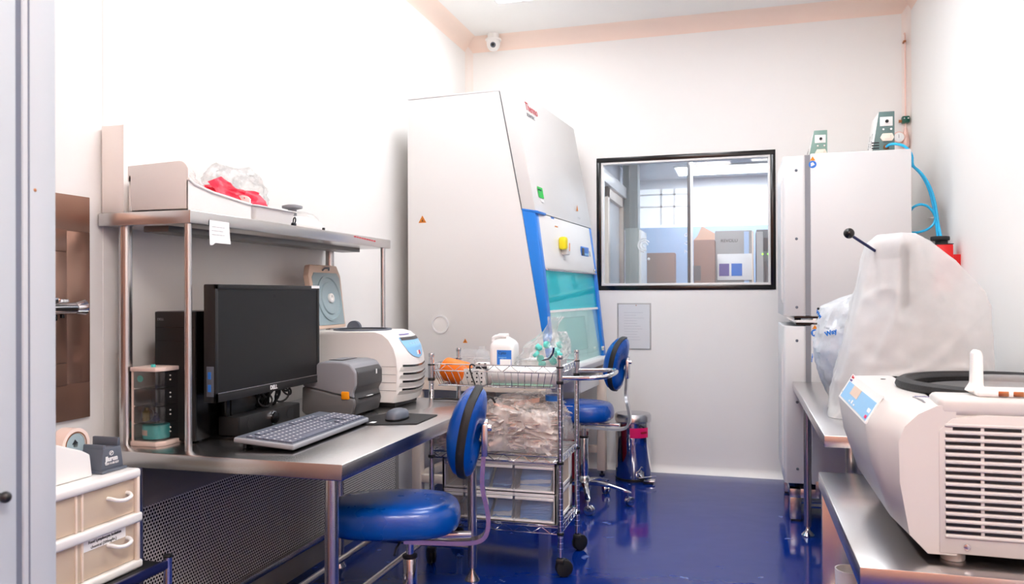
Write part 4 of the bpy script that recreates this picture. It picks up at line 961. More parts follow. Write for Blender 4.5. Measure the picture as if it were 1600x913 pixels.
obj('pen_barrel', MB().tube([(-.905, 3.68, .985), (-.88, 3.685, .992), (-.862, 3.69, 1.02), (-.86, 3.69, 1.045)], .005, 8, smooth=1), 'darkblue', t)
obj('pen_tip', MB().cyl((-.905, 3.68, .985), (-.918, 3.679, .982), .004, .001, n=10), 'black', t)
t = thing('spray_bottle', 'clear squeeze bottle with a blue band hanging inside the right end of the cart', 'bottle', (-.85, 3.8, .7))
obj('bottle_body', MB().lathe([(0, .76), (.04, .76), (.042, .77), (.042, .84), (.022, .866), (.015, .88), (0, .88)], (-.865, 3.72, 0), 24), 'frost', t)
obj('blue_band', MB().lathe([(.0425, .79), (.0425, .815)], (-.865, 3.72, 0), 24), 'labelblue', t)
# black rod hooked over the basket
single('hook_wire', MB().tube([(-1.210, 3.555, .962), (-1.220, 3.548, .972), (-1.234, 3.548, .965), (-1.232, 3.55, .935), (-1.202, 3.55, .86), (-1.197, 3.55, .83)], .0035, 8, smooth=2), 'black', 'black hooked wire hanging over the front rim of the cart basket', 'hook')

# bag of wrapped pipettes on the middle shelf
t = thing('pipette_bag', 'big clear plastic bag stuffed with paper-wrapped pipettes on the middle cart shelf', 'bag', (-1.12, 3.75, .55))
def mound(u, v, k=1.0):
    x = CX0 + .012 + (CX1 - CX0 - .024) * u; y = CY0 - .02 + (CY1 - CY0 + .02) * v
    ex = max(0, 1 - abs(2 * u - 1) ** 9); ey = max(0, 1 - abs(2 * v - 1) ** 6)
    h = (.125 + .10 * min(1, max(0, (u - .10) / .4))) * (ex * ey) ** .5
    h *= 1 + .18 * nz((x, y, 0), 7, 2)
    return x, y, h * k
random.seed(11)
strips = {'w': MB(), 'p': MB()}
for k in range(560):
    u, v = random.uniform(.05, .95), (random.uniform(.06, .9) if k % 2 else random.uniform(.05, .14)); x, y, h = mound(u, v, random.uniform(.62, 1.0) if k % 2 else random.uniform(.12, .9))
    ln = random.uniform(.09, .17); wd = random.uniform(.014, .028)
    R = Matrix.Rotation(random.gauss(.2, .5), 4, 'Z') @ Matrix.Rotation(random.gauss(0, .22), 4, 'Y') @ Matrix.Rotation(random.gauss(.2, .5), 4, 'X')
    x = min(max(x, CX0 + .085), CX1 - .085); y = min(max(y, CY0 + .03), CY1 - .05)
    h = max(h, .03)
    strips['p' if random.random() < .16 else 'w'].box((-ln / 2, -wd / 2, -.0012), (ln / 2, wd / 2, .0012), .0006, 1, Matrix.Translation((x, y, .552 + h)) @ R)
a = obj('wrapped_pipettes', strips['w'], 'wrap', t); a['kind'] = 'stuff'
a = obj('printed_wrappers', strips['p'], 'wrap2', t); a['kind'] = 'stuff'
def bagtop(u, v):
    x, y, h = mound(u, v); c = nz((x, y, 0), 16, 5); c2 = abs(nz((x, y, 0), 34, 8)); e = min(u, 1 - u, v, 1 - v)
    return (x + .006 * c, y - .012 * (v < .1) * (1 + c), .556 + h + .012 + (.018 * c + .014 * c2) * min(1, e * 14))
obj('bag_film', MB().grid(bagtop, 90, 56), 'bagwhite', t, angle=20)

# drawer unit on the bottom shelf
t = thing('drawer_unit', 'white two-tier plastic drawer unit with clear fronts on the bottom cart shelf', 'drawers', (-1.1, 3.76, .226))
ux0, ux1, uy0, uy1, uz0, uz1 = -1.39, -.825, 3.59, 3.94, .227, .512
def openframe(x0, x1, z0, z1, y0, y1, w, mid=None):
    mb = ring_box(x0, x1, z0, z1, w, y0, y1, .003)
    return mb
zm = (uz0 + uz1) / 2
for z0, z1 in ((uz0, zm - .003), (zm - .003, uz1)):
    obj('tier_frame', ring_box(ux0, ux1, z0, z1, .015, uy0, uy0 + .03).box((ux0, uy0, z0), (ux1, uy1, z0 + .008), .001).box((ux0, uy1 - .01, z0), (ux1, uy1, z1), .001), 'white_pl', t)
    for x0 in (ux0, ux1 - .012):
        obj('side_frame', MB().box((x0, uy0, z0), (x0 + .012, uy1, z0 + .022), .002).box((x0, uy0, z1 - .022), (x0 + .012, uy1, z1), .002).box((x0, uy0, z0), (x0 + .012, uy0 + .05, z1), .002).box((x0, uy1 - .06, z0), (x0 + .012, uy1, z1), .002), 'white_pl', t)
        obj('side_panel', MB().box((x0 + .004, uy0 + .04, z0 + .01), (x0 + .007, uy1 - .05, z1 - .01)), 'creamclear', t)
    for x0, x1 in ((ux0 + .016, ux0 + .105), (ux0 + .118, ux0 + .352), (ux0 + .364, ux1 - .016)):
        d = obj('drawer', MB().box((x0, uy0 + .002, z0 + .014), (x1, uy0 + .006, z1 - .016), .001).box((x0, uy0 + .006, z0 + .014), (x0 + .003, uy1 - .02, z1 - .03)).box((x1 - .003, uy0 + .006, z0 + .014), (x1, uy1 - .02, z1 - .03)), 'frost', t)
        obj('drawer_lip', MB().box((x0, uy0 - .004, z1 - .030), (x1, uy0 + .004, z1 - .017), .002), 'white_pl', d)
    obj('divider', MB().box((ux0 + .353, uy0 - .001, z0), (ux0 + .364, uy0 + .03, z1), .001).box((ux0 + .106, uy0 - .001, z0), (ux0 + .117, uy0 + .03, z1), .001), 'frost', t)
obj('top_cover', MB().box((ux0 - .002, uy0 - .004, uz1 - .002), (ux1 + .002, uy1, uz1 + .014), .004), 'white_pl', t)
random.seed(5)
pk_m = [mat('blue_white_packet', (104, 156, 222), .5, var=.25, vscale=60), mat('pale_packet', (214, 226, 238), .5, var=.1, vscale=50), mat('deep_blue_packet', (40, 84, 150), .5, var=.25, vscale=70)]
for zi, z0 in enumerate((uz0 + .011, zm + .008)):
    for (x0, x1, n, mi, nm) in ((ux0 + .125, ux0 + .235, 5, 2, 'middle'), (ux0 + .24, ux0 + .345, 4, (2, 1)[zi == 0], 'middle'), (ux0 + .372, ux1 - .025, 7, (0, 1)[zi], 'right')):
        for k in range(n):
            mm = pk_m[mi if random.random() < .7 else 0]
            o = single('sterile_packet', MB().grid(lambda u, v: (x0 + (x1 - x0) * (.06 + .88 * u), uy0 + .02 + .09 * v + .002 * k, z0 + .006 + k * .011 * (.7 + .3 * u) + .012 * nz((u * 2, v * 2, k), 1.5, zi + k) + .06 * v), 6, 4), mm, 'blue and white sterile packet in the clear drawers of the cart, %s column, %s tier' % (nm, ('lower', 'upper')[zi]), 'packet', 'sterile packets in the cart drawers, %s column, %s tier' % (nm, ('lower', 'upper')[zi]))
            s_ = o.modifiers.new('thickness', 'SOLIDIFY'); s_.thickness = .004
# power cord lying along the far end of the workbench
single('black_lead', MB().tube([(-1.40, 3.50, ZT + .006), (-1.33, 3.515, ZT + .008), (-1.27, 3.50, ZT + .007), (-1.2, 3.52, ZT + .012), (-1.16, 3.55, ZT + .022), (-1.128, 3.565, ZT + .014), (-1.115, 3.57, ZT - .012)], .005, 8, smooth=2), 'black', 'black cord trailing over the far end of the steel workbench', 'cord')

# ------------------------------------------------------------------ back of the room
t = thing('pedal_bin', 'polished steel pedal bin with a magenta tape label against the back wall', 'bin', (-.735, 5.60, 0))
tx, ty = -.735, 5.60
obj('bin_body', MB().lathe([(0, .012), (.118, .012), (.122, .02), (.122, .405), (0, .405)], (tx, ty, 0), 48), 'polished', t)
obj('lid', MB().lathe([(.123, .406), (.126, .41), (.126, .45), (.118, .462), (.06, .468), (0, .469)], (tx, ty, 0), 48), 'satin', t)
obj('base_ring', MB().lathe([(0, 0), (.124, 0), (.125, .018), (.12, .02)], (tx, ty, 0), 48), 'black', t)
lb = obj('tape_label', MB().grid(lambda u, v: (tx + .1226 * math.cos(-1.62 + 1.15 * u), ty + .1226 * math.sin(-1.62 + 1.15 * u), .305 + .068 * v), 12, 1), 'pinklabel', t)
me_ = obj('label_lettering', MB().box((tx + .052, ty - .112, .335), (tx + .092, ty - .105, .341)) if 0 else MB().grid(lambda u, v: (tx + .1231 * math.cos(-1.0 + .42 * u), ty + .1231 * math.sin(-1.0 + .42 * u), .333 + .014 * v), 6, 1), 'darkred', lb)
pd = obj('pedal', MB().box((tx + .09, ty - .15, .016), (tx + .165, ty - .085, .026), .004).tube([(tx + .04, ty - .118, .035), (tx + .06, ty - .15, .04), (tx + .15, ty - .14, .055), (tx + .17, ty - .11, .05)], .004), 'chrome', t)
obj('pedal_foot', MB().box((tx + .085, ty - .14, 0), (tx + .15, ty - .08, .016), .005), 'black', t)
t = thing('sharps_bin', 'dark red waste bin on the floor under the biosafety cabinet', 'bin', (-1.22, 5.3, 0))
obj('bin_body', MB().loft([[(p[0], p[1], z) for p in rrect(w, d, .03, 5, -1.17, 5.25)] for w, d, z in ((.26, .3, 0), (.3, .34, .32), (.31, .35, .33), (.31, .35, .35))]), 'darkred', t)
obj('bin_lid', MB().loft([[(p[0], p[1], z) for p in rrect(w, d, .03, 5, -1.17, 5.25)] for w, d, z in ((.3, .34, .351), (.3, .34, .375), (.22, .26, .395))]), 'frost', t)
t = thing('notice_holder', 'clear plastic document holder with a printed sheet, on the wall below the window', 'notice', (-.76, YB - .006, .885))
obj('holder', MB().box((-.886, YB - .006, .886), (-.636, YB, 1.232), .001), 'frost', t)
obj('sheet', MB().box((-.876, YB - .0072, .896), (-.646, YB - .0058, 1.222)), mat('grey_paper', (226, 227, 230), .7), t)
for k in range(11):
    random.seed(k); obj('print_line', MB().box((-.835, YB - .0076, 1.16 - k * .02), (-.835 + random.uniform(.08, .15), YB - .007, 1.1625 - k * .02)), 'frost' if 0 else mat('pale_print', (196, 198, 204), .7) if k == 0 else bpy.data.materials['pale_print'], t)
obj('pin', MB().ball((-.745, YB - .008, 1.215), .004), 'brass', t)
t = thing('security_camera', 'small white dome security camera in the ceiling corner above the cabinet', 'camera', (-1.81, 5.78, 3.2))
obj('mount', MB().cyl((-1.81, 5.78, 3.245), (-1.81, 5.78, ZC), .045, n=24).cyl((-1.81, 5.78, 3.235), (-1.81, 5.78, 3.25), .06, .062, n=28, bev=.003), 'white_pl', t)
obj('housing', MB().lathe([(.05, .0), (.052, -.02), (.045, -.05), (.03, -.07), (0, -.078)], (-1.81, 5.78, 3.236), 28), 'white_pl', t)
ln = obj('lens', MB().ball((-1.80, 5.742, 3.195), .021), 'gloss_black', t)
obj('lens_ring', MB().lathe([(.012, 0), (.02, 0), (.02, .004), (.012, .004), (.012, 0)], (0, 0, 0), 20, mtx=Matrix.Translation((-1.796, 5.724, 3.19)) @ Matrix.Rotation(PI / 2, 4, 'X')), 'slate', ln)

# ------------------------------------------------------------------ incubators
IY0, IY1, IX0, IX1 = 4.792, 5.50, .232, .902
def incubator(label, z0, z1, holes):
    t = thing('incubator', label, 'incubator', ((IX0 + IX1) / 2, (IY0 + IY1) / 2, z0), 0, 'stacked incubators')
    obj('cabinet', MB().box((IX0 + .148, IY0, z0), (IX1, IY1, z1 + .004), .006, 3), 'powder2', t)
    obj('seam_gasket', MB().box((IX0 + .118, IY0 + .006, z0 + .004), (IX0 + .15, IY1 - .006, z1 - .002)), 'printer', t)
    dr = obj('door', MB().prism(rrect(.122, IY1 - IY0 + .006, .018, 4, IX0 + .061, (IY0 + IY1) / 2), 2, z0 + .002, z1 - .006, .004), 'powder2', t)
    obj('door_pull', MB().prism([(IX0 + .004, z0 + .06), (IX0 - .012, z0 + .10), (IX0 - .012, z1 - .16), (IX0 + .004, z1 - .10)], 1, IY0 + .02, IY0 + .2, .004), 'powder2', dr)
    for z in holes: obj('door_screw', MB().cyl((IX0 + .072, IY0 - .004, z), (IX0 + .072, IY0 + .003, z), .0085, n=16, bev=.002).ball((IX0 + .074, IY0 - .0045, z - .001), .004), 'slate', dr)
    return t
def disc_sticker(t, x, z):
    w = obj('warning_sticker', MB().prism([(x - .014, z + .022), (x + .014, z + .022), (x, z + .046)], 1, IY0 - .0008, IY0 + .0002), 'warn', t)
    d = obj('blue_sticker', MB().cyl((x, IY0 - .0006, z), (x, IY0 + .0004, z), .021, n=28), 'labelblue', t)
    obj('sticker_mark', MB().prism([(x - .009, z - .012), (x + .012, z - .002), (x + .002, z + .013), (x - .010, z + .008)], 1, IY0 - .0012, IY0 - .0004), 'whiteink', d)
inc = incubator('white laboratory incubator on top of the stack of two, green controllers on its roof', 1.168, 2.088, (2.0, 1.61, 1.22))
disc_sticker(inc, .392, 2.03)
obj('vent_hole', MB().cyl((.418, IY0 - .001, 1.212), (.418, IY0 + .002, 1.212), .007, n=14), 'ink', inc)
inc2 = incubator('white laboratory incubator at the bottom of the stack of two, on a steel stand', .215, 1.118, (1.03, .68, .30))
disc_sticker(inc2, .40, 1.075)
t = thing('stacking_frame', 'steel stacking adapter between the two white incubators', 'bracket', (.57, 5.1, 1.12))
obj('lower_plate', MB().box((.30, IY0 + .01, 1.1185), (.89, IY1 - .02, 1.127), .001), 'gloss_black', t)
obj('upper_plate', MB().box((.29, IY0 + .01, 1.156), (.89, IY1 - .02, 1.1675), .001), 'gloss_black', t)
obj('front_strip', MB().box((.29, IY0 - .004, 1.133), (.88, IY0 + .012, 1.147), .001).prism([(.245, 1.160), (.29, 1.135), (.30, 1.139), (.255, 1.166)], 1, IY0 - .004, IY0 + .012), 'white_pl', t)
obj('spacer', MB().box((.39, IY0 + .012, 1.127), (.42, IY0 + .04, 1.157), .002).box((.84, IY0 + .012, 1.127), (.88, IY0 + .04, 1.157), .002).box((.84, IY1 - .06, 1.127), (.88, IY1 - .03, 1.157), .002).box((.33, IY1 - .06, 1.127), (.37, IY1 - .03, 1.157), .002), 'satin', t)
t = thing('incubator_stand', 'low brushed steel stand on square feet under the incubators', 'stand', (.57, 5.1, 0))
obj('top_frame', MB().box((.262, IY0 + .005, .135), (.90, IY0 + .06, .185), .002).box((.262, IY1 - .06, .135), (.90, IY1, .185), .002).box((.262, IY0, .135), (.32, IY1, .185), .002).box((.84, IY0, .135), (.90, IY1, .185), .002), 'steelx', t)
obj('spacer_block', MB().box((.30, IY0 + .03, .184), (.88, IY1 - .03, .216)), 'gloss_black', t)
for x, y in ((.293, IY0 + .03), (.87, IY0 + .03), (.293, IY1 - .03), (.87, IY1 - .03)):
    lg = obj('foot', MB().box((x - .03, y - .03, .012), (x + .03, y + .03, .136), .002), 'steelz', t)
    obj('foot_pad', MB().box((x - .027, y - .027, 0), (x + .027, y + .027, .013)), 'black', lg)
obj('side_bracket', MB().box((.40, IY0 - .002, .14), (.45, IY0 + .01, .235), .002).cyl((.43, IY0 - .006, .205), (.43, IY0 + .002, .205), .012, n=16), 'steelz', t)
obj('lower_bar', MB().cyl((.32, IY0 + .03, .11), (.86, IY0 + .03, .11), .012), 'polished', t)

# controllers on the incubator roof
def controller(label, x1, y0, w0, w1, zt, m, tube_port):
    t = thing('gas_controller', label, 'controller', (x1 - w0 / 2, y0 + .12, 2.092), 0, 'gas controllers on the incubator roof')
    y1 = y0 + .25; zb = 2.0925
    obj('side_plate', MB().prism([(x1, zb), (x1, zt), (x1 - w1, zt), (x1 - w0, zb)], 1, y0, y0 + .006, .001), m, t)
    obj('housing', MB().prism([(x1, zb), (x1, zt), (x1 - w1, zt), (x1 - w0 - .004, zb)], 1, y0 + .006, y1, .003), 'white_pl', t)
    sc = (zt - zb) / .25; xc = x1 - w1 * .5
    s = obj('switch_plate', MB().box((xc - .036 * sc, y0 - .003, zt - .082 * sc), (xc + .030 * sc, y0, zt - .03 * sc), .001), 'white_pl', t)
    obj('switch_knob', MB().cyl((xc, y0 - .012, zt - .056 * sc), (xc, y0 - .002, zt - .056 * sc), .009 * sc, n=16, bev=.002), 'ink', s)
    obj('plate_screw', MB().cyl((xc - .018 * sc, y0 - .003, zt - .10 * sc), (xc - .018 * sc, y0, zt - .10 * sc), .0055 * sc, n=12).cyl((xc + .022 * sc, y0 - .003, zt - .10 * sc), (xc + .022 * sc, y0, zt - .10 * sc), .0055 * sc, n=12), 'chrome', t)
    pl = obj('mains_socket', MB().prism([(xc - .036 * sc, zt - .148 * sc), (xc - .024 * sc, zt - .125 * sc), (xc + .026 * sc, zt - .125 * sc), (xc + .036 * sc, zt - .148 * sc), (xc + .026 * sc, zt - .168 * sc), (xc - .024 * sc, zt - .168 * sc)], 1, y0 - .014, y0, .002), 'cream_pl', t)
    obj('socket_slot', MB().box((xc - .012, y0 - .0148, zt - .158 * sc), (xc + .014, y0 - .0138, zt - .157 * sc)).box((xc + .018, y0 - .0148, zt - .158 * sc), (xc + .019, y0 - .0138, zt - .134 * sc)), 'printer', pl)
    if tube_port:
        vt = MB()
        for k in range(5): vt.box((x1 - .122, y0 - .0012, zt - .182 - k * .0155), (x1 - .082, y0 + .001, zt - .175 - k * .0155))
        obj('vent_slots', vt, 'ink', t)
        obj('hose_port', MB().lathe([(0, .014), (.009, .014), (.014, .006), (.016, 0)], (0, 0, 0), 20, mtx=Matrix.Translation((x1 - .045, y0, zt - .205)) @ Matrix.Rotation(PI / 2, 4, 'X')), 'brass', t)
    for k in range(2):
        o = MB().box((x1 - w0 + .012 + .0, y0 + .07 + k * .09, zb + .02), (x1 - w0 + .03, y0 + .10 + k * .09, zb + .06))
    # printed text and connectors on the sloping front
    sl = Vector((w0 - w1, 0, zt - zb)).normalized()
    for k in range(2):
        v = y0 + .07 + k * .085
        base = Vector((x1 - w0 - .004, v, zb)) + sl * .06
        text('CO2 unit', .022, 'greyink', t, frame_mtx(base + Vector((-.002, 0, 0)), sl, (0, 1, 0)), 'printed_text')
        c = Vector((x1 - w0 - .004, v + .01, zb)) + sl * .035
        obj('connector', MB().ball(c, .009), 'ink', t)
    return t
controller('dark green sided gas controller with a blue hose plugged in, on the incubator roof', .853, 5.0, .122, .082, 2.348, 'gauge_green', True)
controller('sage green sided gas controller without a hose, on the incubator roof', .53, 5.40, .125, .078, 2.338, 'gauge_green2', False)
single('hose_clip', MB().box((.69, 5.02, 2.0925), (.725, 5.1, 2.104), .002).cyl((.70, 5.05, 2.104), (.70, 5.05, 2.112), .006), 'greyink', 'small grey connector on the incubator roof in front of the dark green controller', 'connector')
t = thing('blue_hose', 'bright blue gas hose looping down beside the upper incubator', 'hose', (1.0, 4.86, 1.6))
obj('upper_hose', MB().tube([(.808, 4.985, 2.143), (.815, 4.93, 2.146), (.845, 4.88, 2.138), (.885, 4.86, 2.118), (.918, 4.86, 2.07), (.918, 4.862, 2.02), (.925, 4.86, 2.0), (.955, 4.86, 1.975), (.99, 4.86, 1.925), (1.02, 4.86, 1.85), (1.036, 4.86, 1.77), (1.046, 4.86, 1.68), (1.047, 4.80, 1.60)], .0075, 10, smooth=2), 'tubeblue', t)
obj('second_hose', MB().tube([(.916, 4.9, 2.02), (.93, 4.872, 2.0), (.965, 4.872, 1.96), (1.0, 4.872, 1.89), (1.02, 4.872, 1.81), (1.034, 4.872, 1.72), (1.036, 4.82, 1.60)], .0065, 10, smooth=2), 'tubeblue', t)
obj('looped_hose', MB().tube([(.916, 4.9, 1.762), (.918, 4.858, 1.775), (.95, 4.858, 1.793), (.99, 4.858, 1.785), (1.022, 4.858, 1.748), (1.034, 4.858, 1.71), (1.022, 4.858, 1.675), (.99, 4.858, 1.648), (.95, 4.858, 1.636), (.918, 4.858, 1.634), (.916, 4.9, 1.64)], .007, 10, smooth=2), 'tubeblue', t)
obj('hose_tie', MB().tube([(1.018 + .018 * math.cos(a * PI / 6), 4.866 + .016 * math.sin(a * PI / 6), 1.716) for a in range(12)], .003, 6, closed=True), 'frost', t)
t = thing('red_gas_filter', 'red gas filter canister with a black screw cap mounted on the right wall', 'canister', (1.05, 4.66, 1.3))
obj('canister_body', MB().box((.985, 4.60, 1.30), (1.062, 4.72, 1.553), .006).box((1.06, 4.62, 1.34), (XR, 4.70, 1.50)), 'red', t)
obj('screw_cap', MB().cyl((1.018, 4.66, 1.552), (1.018, 4.66, 1.577), .03, n=20).cyl((1.012, 4.66, 1.575), (1.012, 4.66, 1.598), .046, n=28, bev=.005), 'rubber', t)
obj('canister_top', MB().box((.984, 4.599, 1.5525), (1.063, 4.721, 1.557), .001), 'black', t)
# gas line on the back wall
t = thing('gas_line', 'thin pink copper gas pipe with gauge and green valve in the back right corner', 'pipe', (1.06, YB - .03, 2.2))
gx = 1.066
obj('pipe', MB().cyl((gx, YB - .03, 2.3), (gx, YB - .03, 3.0), .005, n=10).tube([(gx, YB - .03, 3.0), (gx, YB - .03, 3.03), (gx, YB - .02, 3.05), (gx, YB + .0, 3.05)], .005, 8), 'copper', t)
obj('pipe_clip', MB().box((gx - .012, YB - .045, 2.985), (gx + .005, YB, 2.997), .002), 'brass', t)
v = obj('valve', MB().box((gx - .024, YB - .06, 2.44), (gx + .022, YB - .012, 2.485), .006), 'valve_green', t)
obj('valve_screw', MB().ball((gx - .012, YB - .061, 2.468), .0055).ball((gx + .012, YB - .061, 2.468), .0055), 'chrome', v)
obj('valve_outlet', MB().cyl((gx - .023, YB - .035, 2.455), (gx - .042, YB - .035, 2.455), .01, n=12), 'brass', v)
g = obj('gauge', MB().lathe([(0, .03), (.034, .03), (.038, .026), (.038, 0), (0, 0)], (0, 0, 0), 30, mtx=Matrix.Translation((gx - .045, YB - .03, 2.345)) @ Matrix.Rotation(PI / 2, 4, 'X')), 'copper', t)
obj('gauge_face', MB().cyl((gx - .045, YB - .0615, 2.345), (gx - .045, YB - .058, 2.345), .031, n=30), 'paper', g)
obj('gauge_needle', MB().box((gx - .047, YB - .063, 2.338), (gx - .045, YB - .061, 2.362)), 'ink', g)
obj('fitting', MB().lathe([(.008, .12), (.02, .06), (.024, .03), (.024, 0), (.012, -.02), (0, -.02)], (gx, YB - .03, 2.29), 16).cyl((gx - .03, YB - .03, 2.335), (gx, YB - .03, 2.335), .012), 'copper', t)
obj('gas_tail', MB().cyl((gx, YB - .03, 1.9), (gx, YB - .03, 2.29), .006, n=10), 'copper', t)

# ------------------------------------------------------------------ benches on the right
t = thing('side_bench', 'grey steel bench on round legs in front of the incubators', 'bench', (.68, 3.9, 0))
obj('bench_top', MB().box((.278, 2.985, .758), (1.06, 4.77, .80), .003), 'steel', t)
for x, y in ((.338, 4.53), (.375, 3.06), (1.02, 4.6), (1.02, 3.06)):
    lg = obj('leg', MB().cyl((x, y, .05), (x, y, .76), .02, n=20), 'steelz', t)
    obj('leg_foot', MB().lathe([(0, 0), (.034, 0), (.034, .005), (.012, .03), (.008, .055), (0, .055)], (x, y, 0), 20), 'polished', lg)
obj('cross_rail', MB().cyl((.338, 4.53, .16), (1.02, 4.6, .16), .012).cyl((.375, 3.06, .16), (1.02, 3.06, .16), .012), 'steelx', t)
t = thing('low_bench', 'low brushed steel bench carrying the large centrifuge', 'bench', (.68, 2.4, 0))
obj('bench_top', MB().box((.255, 1.945, .627), (1.06, 2.945, .68), .003), 'steel', t)
obj('end_panel', MB().box((.262, 2.895, .012), (1.05, 2.925, .628), .002), 'steelx', t)
obj('end_panel', MB().box((.30, 1.985, .012), (1.05, 2.01, .30), .002), 'steelx', t)
for x in (.30, 1.02): obj('leg', MB().cyl((x, 2.0, 0), (x, 2.0, .63), .02, n=20), 'steelz', t)
obj('lower_shelf', MB().box((.265, 2.01, .26), (1.05, 2.89, .285), .002), 'steel', t)
t = thing('white_cup', 'white plastic pot on the lower shelf of the low bench', 'pot', (.328, 2.72, .2855))
obj('pot_body', MB().lathe([(0, 0), (.040, 0), (.045, .13), (.045, .138), (.041, .138), (.036, .006), (0, .006)], (.328, 2.72, .2855), 32), 'jug', t)

# ------------------------------------------------------------------ large centrifuge
t = thing('large_centrifuge', 'large white centrifuge with a blue control panel and open bowl, on the low bench', 'centrifuge', (.66, 2.33, .68))
gy0, gy1 = 2.02, 2.66
fp = [(.41, .70), (.372, .74), (.352, .86), (.35, .955), (.363, .99), (.392, 1.02), (.43, 1.04), (.47, 1.046)]
# front fascia: the near end is rounded, the middle carries the tilted control panel
def fas(f):
    if f < 0: f = 0
    k = min(1, f / .14); k = k * k * (3 - 2 * k)
    ctl = [(.404, .70), (.345, .76), (.305, .88), (.290, .975), (.298, .995), (.330, 1.043), (.40, 1.046), (.47, 1.046)]
    return [(a[0] + (b[0] - a[0]) * k, a[1] + (b[1] - a[1]) * k) for a, b in zip(fp, ctl)]
rings = []
for i in range(25):
    f = i / 24; o = fas(f)
    rings.append([(x, gy0 + (gy1 - gy0) * f, z) for x, z in o] + [(.47, gy0 + (gy1 - gy0) * f, .70)])
obj('fascia', MB().loft(rings), 'casing', t, angle=40)
obj('housing', MB().box((.428, gy0 + .006, .70), (1.03, gy1, 1.046), .012, 3), 'casing', t)
obj('seam', MB().tube([(.428, gy0 + .006, .70), (.428, gy0 + .006, 1.0), (.432, gy0 + .006, 1.02), (.41, gy0 + .05, 1.046), (.40, gy0 + .10, 1.047)], .0022, 6), 'printer', t)
sp = obj('side_cover', MB().prism([(.434, .705), (1.03, .70), (1.03, 1.022), (.52, 1.022), (.462, 1.012), (.434, .985)], 1, gy0 - .002, gy0 + .012, .002), 'casing', t)
obj('deck_hump', MB().box((.432, gy0 - .001, 1.018), (1.03, gy0 + .105, 1.062), .014, 3), 'casing', t)
lv = MB(); sl_ = MB()
zt, zb_ = .995, .752
for k in range(15):
    z = zt - k * (zt - zb_) / 14.4
    for a, b in ((.447 if k else .462, .5185), (.526, .60), (.608, .68), (.688, .76), (.768, .84), (.848, .92), (.928, 1.01)):
        lv.box((a, gy0 - .0028, z - .0085), (b, gy0 - .0012, z - .001))
obj('vent_slots', lv, 'gloss_black', sp)['kind'] = 'stuff'
fn = MB()
for k in range(16):
    z = zt - (k - .55) * (zt - zb_) / 14.4
    fn.box((.445, gy0 - .006, z - .0105), (1.015, gy0 - .0015, z - .003), .002, 1)
obj('vent_fins', fn, 'casing', sp)
obj('cover_screw', MB().cyl((.490, gy0 - .006, .722), (.490, gy0 - .001, .722), .0075, n=18, bev=.002), 'satin', sp)
for x, y in ((.47, 2.06), (.98, 2.06), (.47, 2.6), (.98, 2.6)): obj('foot', MB().cyl((x, y, .68), (x, y, .705), .026, n=24, bev=.004), 'casing', t)
# tilted panel on the fascia
pn = Vector((.330 - .290, 0, 1.043 - .975)).normalized(); pw = Vector((0, 1, 0)); pnorm = Vector((-pn.z, 0, pn.x))
def pan(v, w, off=.002): return Vector((.290, v, .975)) + pn * w + pnorm * off
def pq(name, v0, v1, w0, w1, off, m, par=None, slant=0):
    mb = MB(); P = [pan(v0, w0, off), pan(v1, w0, off), pan(v1 + slant, w1, off), pan(v0 + slant, w1, off)]
    P2 = [pan(v0, w0, off - .003), pan(v1, w0, off - .003), pan(v1 + slant, w1, off - .003), pan(v0 + slant, w1, off - .003)]
    mb.loft([P2, P]); return obj(name, mb, m, par or t)
cp = pq('panel_surround', 2.105, 2.65, .004, .085, .003, 'white_pl')
pq('control_panel', 2.12, 2.62, .010, .062, .0045, 'lightblue', cp)
pq('display', 2.36, 2.50, .034, .062, .0055, 'beige', cp)
pq('magenta_key', 2.125, 2.15, .014, .022, .0055, 'pinklabel', cp)
pq('white_key', 2.125, 2.16, .03, .04, .0055, 'whiteink', cp)
for k in range(3): pq('key_mark', 2.34 + k * .045, 2.36 + k * .045, .016, .020 + .006 * (k % 2), .0055, 'whiteink', cp)
text('Thermo', .013, 'redink', cp, frame_mtx(pan(2.625, .074, .0045), (0, -1, 0), pn), 'lettering')
text('SCIENTIFIC', .0085, 'purpleink', cp, frame_mtx(pan(2.625, .0645, .0045), (0, -1, 0), pn), 'lettering')
text('Multifuge', .010, 'purpleink', t, frame_mtx((.405, 2.13, 1.0475), (1, 0, 0), (0, 1, 0)), 'lettering')
obj('deck_hole', MB().cyl((.40, 2.545, 1.0455), (.40, 2.545, 1.0472), .007, n=12), 'ink', t)
# bowl
bc = (.675, 2.335, 1.046)
obj('bowl_gasket', MB().lathe([(.235, 0), (.272, 0), (.276, .008), (.272, .02), (.262, .026), (.25, .026), (.245, .02), (.24, .018), (.235, .012), (.235, 0)], bc, 64), 'rubber', t)
obj('bowl', MB().lathe([(.236, .004), (.236, .0015), (.12, .0013), (0, .0013)], bc, 48), 'gloss_black', t)
obj('bowl_floor', MB().cyl((.675, 2.335, 1.0475), (.675, 2.335, 1.0488), .205, n=48), 'printer_dark', t)
